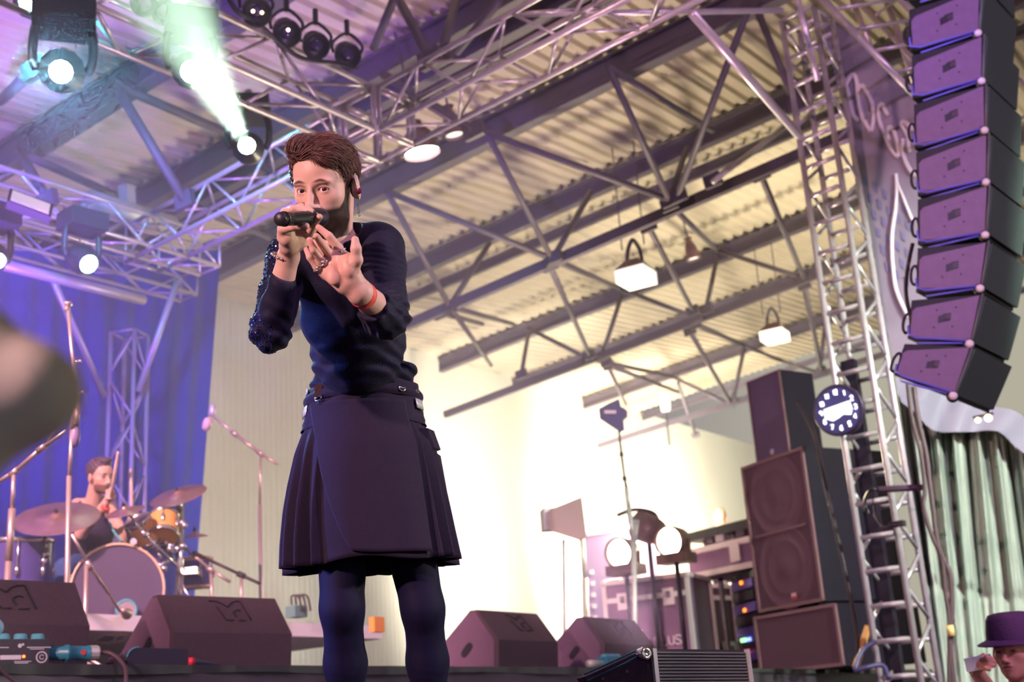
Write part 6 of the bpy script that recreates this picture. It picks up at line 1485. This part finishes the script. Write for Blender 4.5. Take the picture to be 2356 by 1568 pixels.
sh = obj('plastic_sheet', bm, M_SHEET, None, True); tag(sh, 'shiny violet-grey sheet folded over the top of the hanging cloth', 'sheet')
for x_, y_ in ((2252, 964), (2272, 961)):
    pass
c = at(2268, 962, 10.2); e = empty('small_bulbs', c, 'pair of small warm bulbs shining at the sheet under the line array', 'lamp')
for x_, y_, r_ in ((2250, 966, .022), (2274, 961, .03)): bm = B(); bmesh.ops.create_uvsphere(bm, u_segments=14, v_segments=10, radius=r_, matrix=Matrix.Translation(at(x_, y_, 10.2))); obj('bulb', bm, mat('warm_bulb', (1, .85, .5), .3, emit=(1, .72, .35), es=3.5), e, True)
bm = B(); tube(bm, at(2240, 960, 10.22), at(2285, 950, 10.22), .012); obj('bulb_holder', bm, M_CABLE, e)
# banner: mesh scrim with writing
YB0, YB1 = 9.9, 9.2
bt = [(1888, 22, 10.3), (2115, 208, 9.7), (2160, 250, 9.6), (2160, 840, 9.6), (2068, 840, 9.8), (1990, 420, 10.05)]
bo, b1_, b2_ = at(1888, 22, 10.3), at(2115, 208, 9.7), at(2068, 840, 9.8); bN = (b1_-bo).cross(b2_-bo).normalized()
if bN.dot(CAM-bo) < 0: bN = -bN
bp_ = lambda x, y, o_=0.: onpl(x, y, bo+bN*o_, bN)
M_SCRIM = mat('grey_violet_scrim', (.30, .26, .33), .7, noise=.25, nscale=1.6)
bm = B(); prism(bm, [bp_(x, y) for x, y in ((1882, 15), (2170, 262), (2170, 760), (2070, 880), (2040, 760), (1985, 430))], -bN*.01)
e = obj('banner', bm, M_SCRIM); tag(e, 'grey-violet scrim banner with large pale letters between tower and line array', 'banner')
M_LET = mat('pale_pink_lettering', (.80, .72, .78), .6)
strokes = [([(1930, 148), (1938, 175), (1952, 215), (1955, 235), (1962, 262), (1975, 278)], .035), ([(1947, 195), (1955, 178), (1965, 172), (1972, 190), (1975, 230), (1985, 270), (2004, 304)], .035), ([(1975, 205), (1983, 196), (1992, 208), (2007, 240), (2010, 275), (2004, 304)], .035),
           ([(2042, 265), (2030, 240), (2022, 245), (2022, 270), (2035, 310), (2056, 352), (2067, 358), (2066, 335), (2058, 305), (2048, 292), (2042, 300), (2045, 325)], .033),
           ([(2072, 285), (2083, 282), (2102, 300)], .04), ([(2078, 320), (2076, 345), (2085, 375), (2098, 398), (2108, 402)], .035), ([(2072, 285), (2088, 312), (2090, 330), (2094, 350)], .03),
           ([(2061, 400), (2063, 430), (2060, 480), (2052, 540), (2053, 600), (2060, 660), (2075, 700), (2090, 730)], .028), ([(2064, 420), (2080, 460), (2100, 510)], .022)]
for pts, r_ in strokes:
    bm = B(); Q = spline([bp_(x, y, .012) for x, y in pts], 6); 
    path(bm, Q, r_*.58, 6); o_ = obj('letter_stroke', bm, M_LET, e, True)
bm = B(); rng2 = random.Random(3)
for i in range(5):
    for j in range(6):
        x_ = 1985+i*22+j*10; y_ = 400+j*40+i*16
        if x_ < 2090 and y_ < 720: Qd = [bp_(x_+dx, y_+dy, .006) for dx, dy in ((0, 0), (10, 7), (13, 29), (3, 21))]; bm.faces.new([bm.verts.new(q) for q in Qd])
obj('print_pattern', bm, mat('blue_violet_print', (.20, .19, .36), .7), e)
# cables hanging behind/right of tower
for (pts, r_, lb) in ((((2102, 890), (2112, 960), (2130, 1040), (2138, 1100), (2148, 1180), (2160, 1260), (2185, 1320), (2190, 1400), (2186, 1480), (2195, 1580)), .020, 'thick black cable hanging down over the cloth from the line array, right one'),
                      (((2088, 880), (2098, 960), (2120, 1050), (2128, 1130), (2125, 1160), (2140, 1220), (2168, 1290), (2175, 1360), (2184, 1430), (2184, 1580)), .016, 'black cable hanging over the cloth beside the thick one, left one')):
    bm = B(); path(bm, spline([at(x, y, 9.0) for x, y in pts], 8), r_, 8); e = obj('hanging_cable', bm, mat('plum_cable', (.09, .055, .06), .5), None, True); tag(e, lb, 'cable')
bm = B(); c = at(2187, 1450, 8.97); tube(bm, c-Z_*.035, c+Z_*.035, .026, n=14); obj('yellow_tape', bm, mat('yellow_tape', (.9, .65, .25), .5), e, True)
# ============================================================ LINE ARRAY
M_ARR = mat('array_side_violet', (.20, .11, .23), .5, noise=.06, nscale=20); M_ARRF = mat('array_grille_dark', (.045, .068, .062), .6, bump=.2, bscale=300); M_BLUEE = mat('violet_blue_metal', (.22, .20, .85), .4)
boxes = [((2086, -60), (2252, -130), (2256, -28), (2092, 4)), ((2092, 22), (2258, -28), (2250, 82), (2095, 118)), ((2098, 128), (2262, 82), (2258, 192), (2100, 228)), ((2103, 240), (2266, 195), (2265, 305), (2105, 342)), ((2108, 350), (2273, 307), (2268, 424), (2112, 450)), ((2112, 458), (2274, 425), (2266, 545), (2112, 562)),
         ((2112, 570), (2272, 556), (2254, 668), (2108, 672)), ((2098, 690), (2258, 677), (2230, 795), (2088, 778)), ((2082, 790), (2235, 797), (2192, 915), (2057, 862))]
names = ['topmost, cut by the picture edge', 'second from the top', 'third from the top', 'fourth from the top', 'fifth from the top, in the middle', 'fourth from the bottom', 'third from the bottom', 'second from the bottom', 'lowest, tilted most']
for i, bxp in enumerate(boxes):
    Yb = 7.2-.03*i; P4 = [at(x, y, Yb) for x, y in bxp]; c = sum(P4, Vector())/4
    e = empty('line_array_speaker', c, 'violet-lit line array box, '+names[i], 'speaker', 'boxes of the hanging line array')
    dep = Vector((.80, .60, -.02)).normalized(); 
    # body: wedge extruded to the right-back
    W_ = .62
    bm = B(); sw = [P4[0], P4[1], P4[2], P4[3]]; prism(bm, [p+Vector((0, .004, 0)) for p in sw], Vector((.50, .62, .0))*W_*1.15); obj('cabinet', bm, mat('array_cabinet_black', (.010, .010, .014), .6), e, bevel=.006)
    # violet side plate with its notched outline
    tl2, tr2, br2, bl2_ = P4; L_ = lambda s, t: tl2.lerp(tr2, s).lerp(bl2_.lerp(br2, s), t)
    bm = B(); prism(bm, [L_(s, t)-Vector((0, .012, 0)) for s, t in ((.02, .30), (.07, .22), (.97, .03), (.985, .93), (.80, .97), (.12, .93), (.02, .90))], Vector((0, .016, 0))); obj('side_plate', bm, M_ARR, e, bevel=.003)
    bm = B(); hs = [(.42, .44), (.47, .42), (.49, .39), (.60, .37), (.61, .53), (.55, .55), (.50, .57), (.43, .60)]; prism(bm, [L_(s, t)-Vector((0, .016, 0)) for s, t in hs], Vector((0, .003, 0))); hd = obj('handle_recess', bm, mat('black_recess', (.01, .006, .02), .5), e)
    bm = B(); prism(bm, [L_(s, t)-Vector((0, .020, 0)) for s, t in ((.52, .42), (.595, .40), (.60, .51), (.53, .53))], Vector((0, .003, 0))); obj('recess_plate', bm, mat('brown_recess', (.22, .11, .07) if i > 3 else (.06, .03, .05), .5), hd)
    bm = B()
    for s, t in ((.38, .30), (.66, .25), (.38, .70), (.66, .66)): disc(bm, L_(s, t)-Vector((0, .0135, 0)), Vector((0, -1, 0)), .006, 10)
    obj('screw', bm, M_SPK, e)
    bm = B(); bc_ = L_(.975, 1.0)-Vector((0, .035, 0)); lathe(bm, [(0, .018), (.016, .016), (.024, .006), (.025, -.02), (0, -.022)], bc_, Vector((-.2, -1, -.1)), 18); obj('pivot_bolt', bm, mat('pale_bolt', (.95, .85, .88), .35), e, True)
    bm = B(); lathe(bm, [(.0, 0), (.036, 0), (.034, .008), (0, .008)], bc_+Vector((0, .016, 0)), Vector((0, -1, 0)), 18); obj('pivot_boss', bm, M_SPK, e, True)
    bm = B(); path(bm, [L_(-.03, .72)-Vector((0, .03, 0)), L_(-.02, .93)-Vector((0, .03, 0)), L_(.12, 1.0)-Vector((0, .03, 0)), L_(.93, .94)-Vector((0, .03, 0))], .0065, 6); path(bm, [L_(.14, 1.12)-Vector((0, .02, 0)), L_(.93, .98)-Vector((0, .02, 0))], .006, 6); obj('rigging_rod', bm, M_BLUEE, e, True)
    bm = B(); hh_ = L_(-.035, .62); path(bm, [hh_+Vector(RT)*(.022*math.cos(a))+(P4[3]-P4[0]).normalized()*(.06*math.sin(a)) for a in np.linspace(0, 6.283, 17)[:-1]], .009, 6, True); obj('side_handle', bm, M_SPK, e, True)
    # front grille to the right
    bm = B(); gf = Vector((.50, .62, .0))*W_*1.15; prism(bm, [tr2+Vector((.004, -.006, -.016)), br2+Vector((.004, -.006, .016)), br2+gf+Vector((.012, 0, .018)), tr2+gf+Vector((.012, 0, -.018))], Vector((.02, .0, 0))); obj('grille', bm, M_ARRF, e, bevel=.004)
    bm = B(); path(bm, [tr2+Vector((.004, -.012, 0)), br2+Vector((.004, -.012, 0))], .008, 6); obj('corner_strip', bm, mat('green_grey_edge', (.14, .17, .15), .4), e, True)
bm = B(); path(bm, spline([at(2100, 560, 7.2), at(2088, 620, 7.2), at(2085, 680, 7.2), at(2102, 760, 7.25)], 8), .012, 6); tag(obj('array_cable', bm, M_CABLE, None, True), 'dark cable bulging out at the left edge of the line array', 'cable')
# ============================================================ MAN WITH HAT, PHONE
fc = at(2332, 1497, 5.6); FA = head_axes(fc, 24, 2, -6)
# head
F3 = Form(); W3 = add_head(F3, fc, FA, 1.0)
F3.cone(W3(0, -.03, -.05), Va(fc)+Va((.04, .06, -.24)), .052, .065, .02)
F3.cone(Va(fc)+Va((-.10, .08, -.27)), Va(fc)+Va((.22, .10, -.27)), .06, .06, .03); F3.ell(Va(fc)+Va((.06, .10, -.48)), (.20, .12, .26), None, .05)
armS = Va(fc)+Va((-.11, .06, -.30)); armE = Va(at(2285, 1600, 5.35)); armW = Va(at(2243, 1538, 5.15))
F3.cone(armS, armE, .05, .042, .02); F3.cone(armE, armW, .036, .026, .015)
F3.cone(armW, Va(at(2258, 1526, 5.08)), .025, .022, .012); F3.ell(Va(at(2266, 1527, 5.08)), (.034, .018, .022), None, .01)
h4 = lambda x, y, Y: Va(at(x, y, Y))
for k, (x0, y0, x1, y1, x2, y2) in enumerate(((2258, 1518, 2270, 1512, 2281, 1513), (2262, 1524, 2276, 1519, 2287, 1521), (2262, 1530, 2276, 1528, 2287, 1530), (2258, 1536, 2271, 1537, 2280, 1538))):
    finger(F3, [h4(x0, y0, 5.07), h4(x1, y1, 5.03), h4(x2, y2, 5.03)], [.0105, .0098, .0082])
finger(F3, [h4(2246, 1532, 5.10), h4(2256, 1512, 5.08), h4(2263, 1506, 5.07)], [.012, .0105, .009])
F3.cone(Va((fc.x+.06, fc.y+.10, fc.z-.6)), Va((fc.x+.06, fc.y+.1, .85)), .15, .15, .05)
for s_ in (-1, 1): F3.cone(Va((fc.x+.06+s_*.09, fc.y+.1, .9)), Va((fc.x+.06+s_*.1, fc.y+.1, .06)), .09, .05, .04)
mp, mq = F3.mesh(.0042); l3 = (mp-Va(fc))@FA.T; x3, y3, z3 = l3.T; mcol = np.tile(Va((.74, .36, .26)), (len(mp), 1)); in3 = np.linalg.norm(l3, axis=1) < .16
for m_, c_ in ((in3*np.exp(-(((np.abs(x3)-.031)/.018)**2+((z3-.021)/.0055)**2)**2)*(y3 > .04), (.08, .03, .03)), (in3*np.exp(-(((np.abs(x3)-.032)/.013)**2+((z3+.001)/.005)**2)**2)*(y3 > .05), (.06, .03, .03)), (in3*np.exp(-((x3/.02)**2+((z3+.068)/.007)**2)**2)*(y3 > .06), (.50, .14, .14))):
    mcol = mcol*(1-m_[:, None])+Va(c_)*m_[:, None]
man = skin_obj('person', mp, mq, M_SKIN, None, Vector((fc.x, fc.y, 0)), mcol); tag(man, 'person in a dark purple hat filming with a phone at the lower right corner', 'person')
M_HAT = mat('dark_purple_felt', (.10, .04, .13), .85, bump=.5, bscale=150)
hu = FA[2]*.96-FA[1]*-.10+FA[0]*.05; hu = Vector(hu/np.linalg.norm(hu)); hcn = Vector(W3(0, -.01, .052))
bm = B(); lathe(bm, [(.098, .0), (.096, .03), (.088, .085), (.078, .105), (.05, .112), (0, .108)], hcn, hu, 36, ell=1.1); lathe(bm, [(.096, .004), (.128, -.012), (.134, -.016), (.130, -.020), (.096, -.004)], hcn, hu, 36, ell=1.12); hat = obj('hat', bm, M_HAT, man, True)
HG = Form(); HG.ell(W3(0, -.03, .02), (.083, .095, .085), FA, .01); HG.ell(W3(0, .105, -.01), (.078, .07, .078), FA, .012, True); HG.ell(W3(0, -.05, -.12), (.12, .1, .07), FA, .01, True); x_, y_ = HG.mesh(.007); skin_obj('hair', x_, y_, M_HAIR, man, None, np.tile(Va((.05, .02, .04)), (len(x_), 1)))
JK = Form(); JK.cone(Va(fc)+Va((-.11, .08, -.28)), Va(fc)+Va((.22, .10, -.28)), .075, .075, .03); JK.ell(Va(fc)+Va((.06, .10, -.48)), (.22, .14, .27), None, .05); JK.cone(armS, armS*.45+armE*.55, .065, .058, .02)
JK.cone(Va((fc.x+.06, fc.y+.10, fc.z-.55)), Va((fc.x+.06, fc.y+.1, .80)), .18, .18, .05)
JK.ell(Va(fc)+Va((.05, -.03, -.23)), (.05, .08, .10), None, .01, True)
x_, y_ = JK.mesh(.010); skin_obj('jacket', x_, y_, mat('navy_jacket', (.008, .008, .06), .7), man)
TR = Form(); 
for s_ in (-1, 1): TR.cone(Va((fc.x+.06+s_*.09, fc.y+.1, .95)), Va((fc.x+.06+s_*.1, fc.y+.1, .08)), .11, .08, .04)
x_, y_ = TR.mesh(.014); skin_obj('trousers', x_, y_, M_BLK, man)
pcx = at(2263, 1522, 5.02); pe = empty('smartphone', pcx, 'white-backed phone held sideways by the person in the hat', 'phone')
pr_ = (at(2290, 1514, 5.02)-at(2237, 1524, 5.04)).normalized(); pu_ = Vector(UP)-pr_*UP.dot(pr_); pu_.normalize(); pn3 = pr_.cross(pu_)
pcx = pcx+Vector((0, .055, 0))
bm = B(); box(bm, pcx, .102, .052, .009, pr_, pu_, pn3); obj('body', bm, mat('phone_white', (.62, .70, .66), .25), pe, bevel=.006)
for dx_, dy_, r_ in ((.034, .013, .0055), (.034, -.004, .0055), (.024, .004, .004)): bm = B(); tube(bm, pcx+pr_*dx_+pu_*dy_-pn3*.003*0, pcx+pr_*dx_+pu_*dy_+(CAM-pcx).normalized()*.0075, r_, n=16); obj('camera_lens', bm, M_BLK, pe, True)
# ============================================================ BLURRED THING CLOSE TO THE CAMERA
M_FORE = mat('beige_felt', (.85, .68, .62), .9, noise=.35, nscale=9)
Fr = Form(); q_ = lambda x, y, Y: Va(at(x, y, Y))
Fr.cone(q_(88, 905, .62), q_(-140, 795, .62), .016, .036, .02); Fr.cone(q_(88, 908, .62), q_(-140, 1010, .62), .016, .036, .02); Fr.cone(q_(60, 900, .62), q_(-180, 905, .63), .02, .05, .02)
x_, y_ = Fr.mesh(.004); hatf = skin_obj('hat', x_, y_, M_FORE, None, at(-60, 900, .62)); tag(hatf, 'large out-of-focus beige felt shape very close to the camera at the left edge', 'hat')

# ============================================================ STAGE HAZE (thin theatrical smoke over the stage)
vm = bpy.data.materials.new('stage_smoke'); vm.use_nodes = True; n_, l_ = vm.node_tree.nodes, vm.node_tree.links
n_.remove(n_['Principled BSDF']); vs = n_.new('ShaderNodeVolumeScatter'); vs.inputs['Color'].default_value = (.85, .88, 1, 1); vs.inputs['Density'].default_value = .034; vs.inputs['Anisotropy'].default_value = .25
l_.new(vs.outputs[0], n_['Material Output'].inputs['Volume'])
bm = B(); box(bm, sp(-.45, 2.7, 4.2), 9.1, 6.3, 5.6, U_, V_)
hz_ = obj('stage_haze', bm, vm); tag(hz_, 'thin bluish theatrical haze filling the air over the stage', 'haze', None, 'stuff')
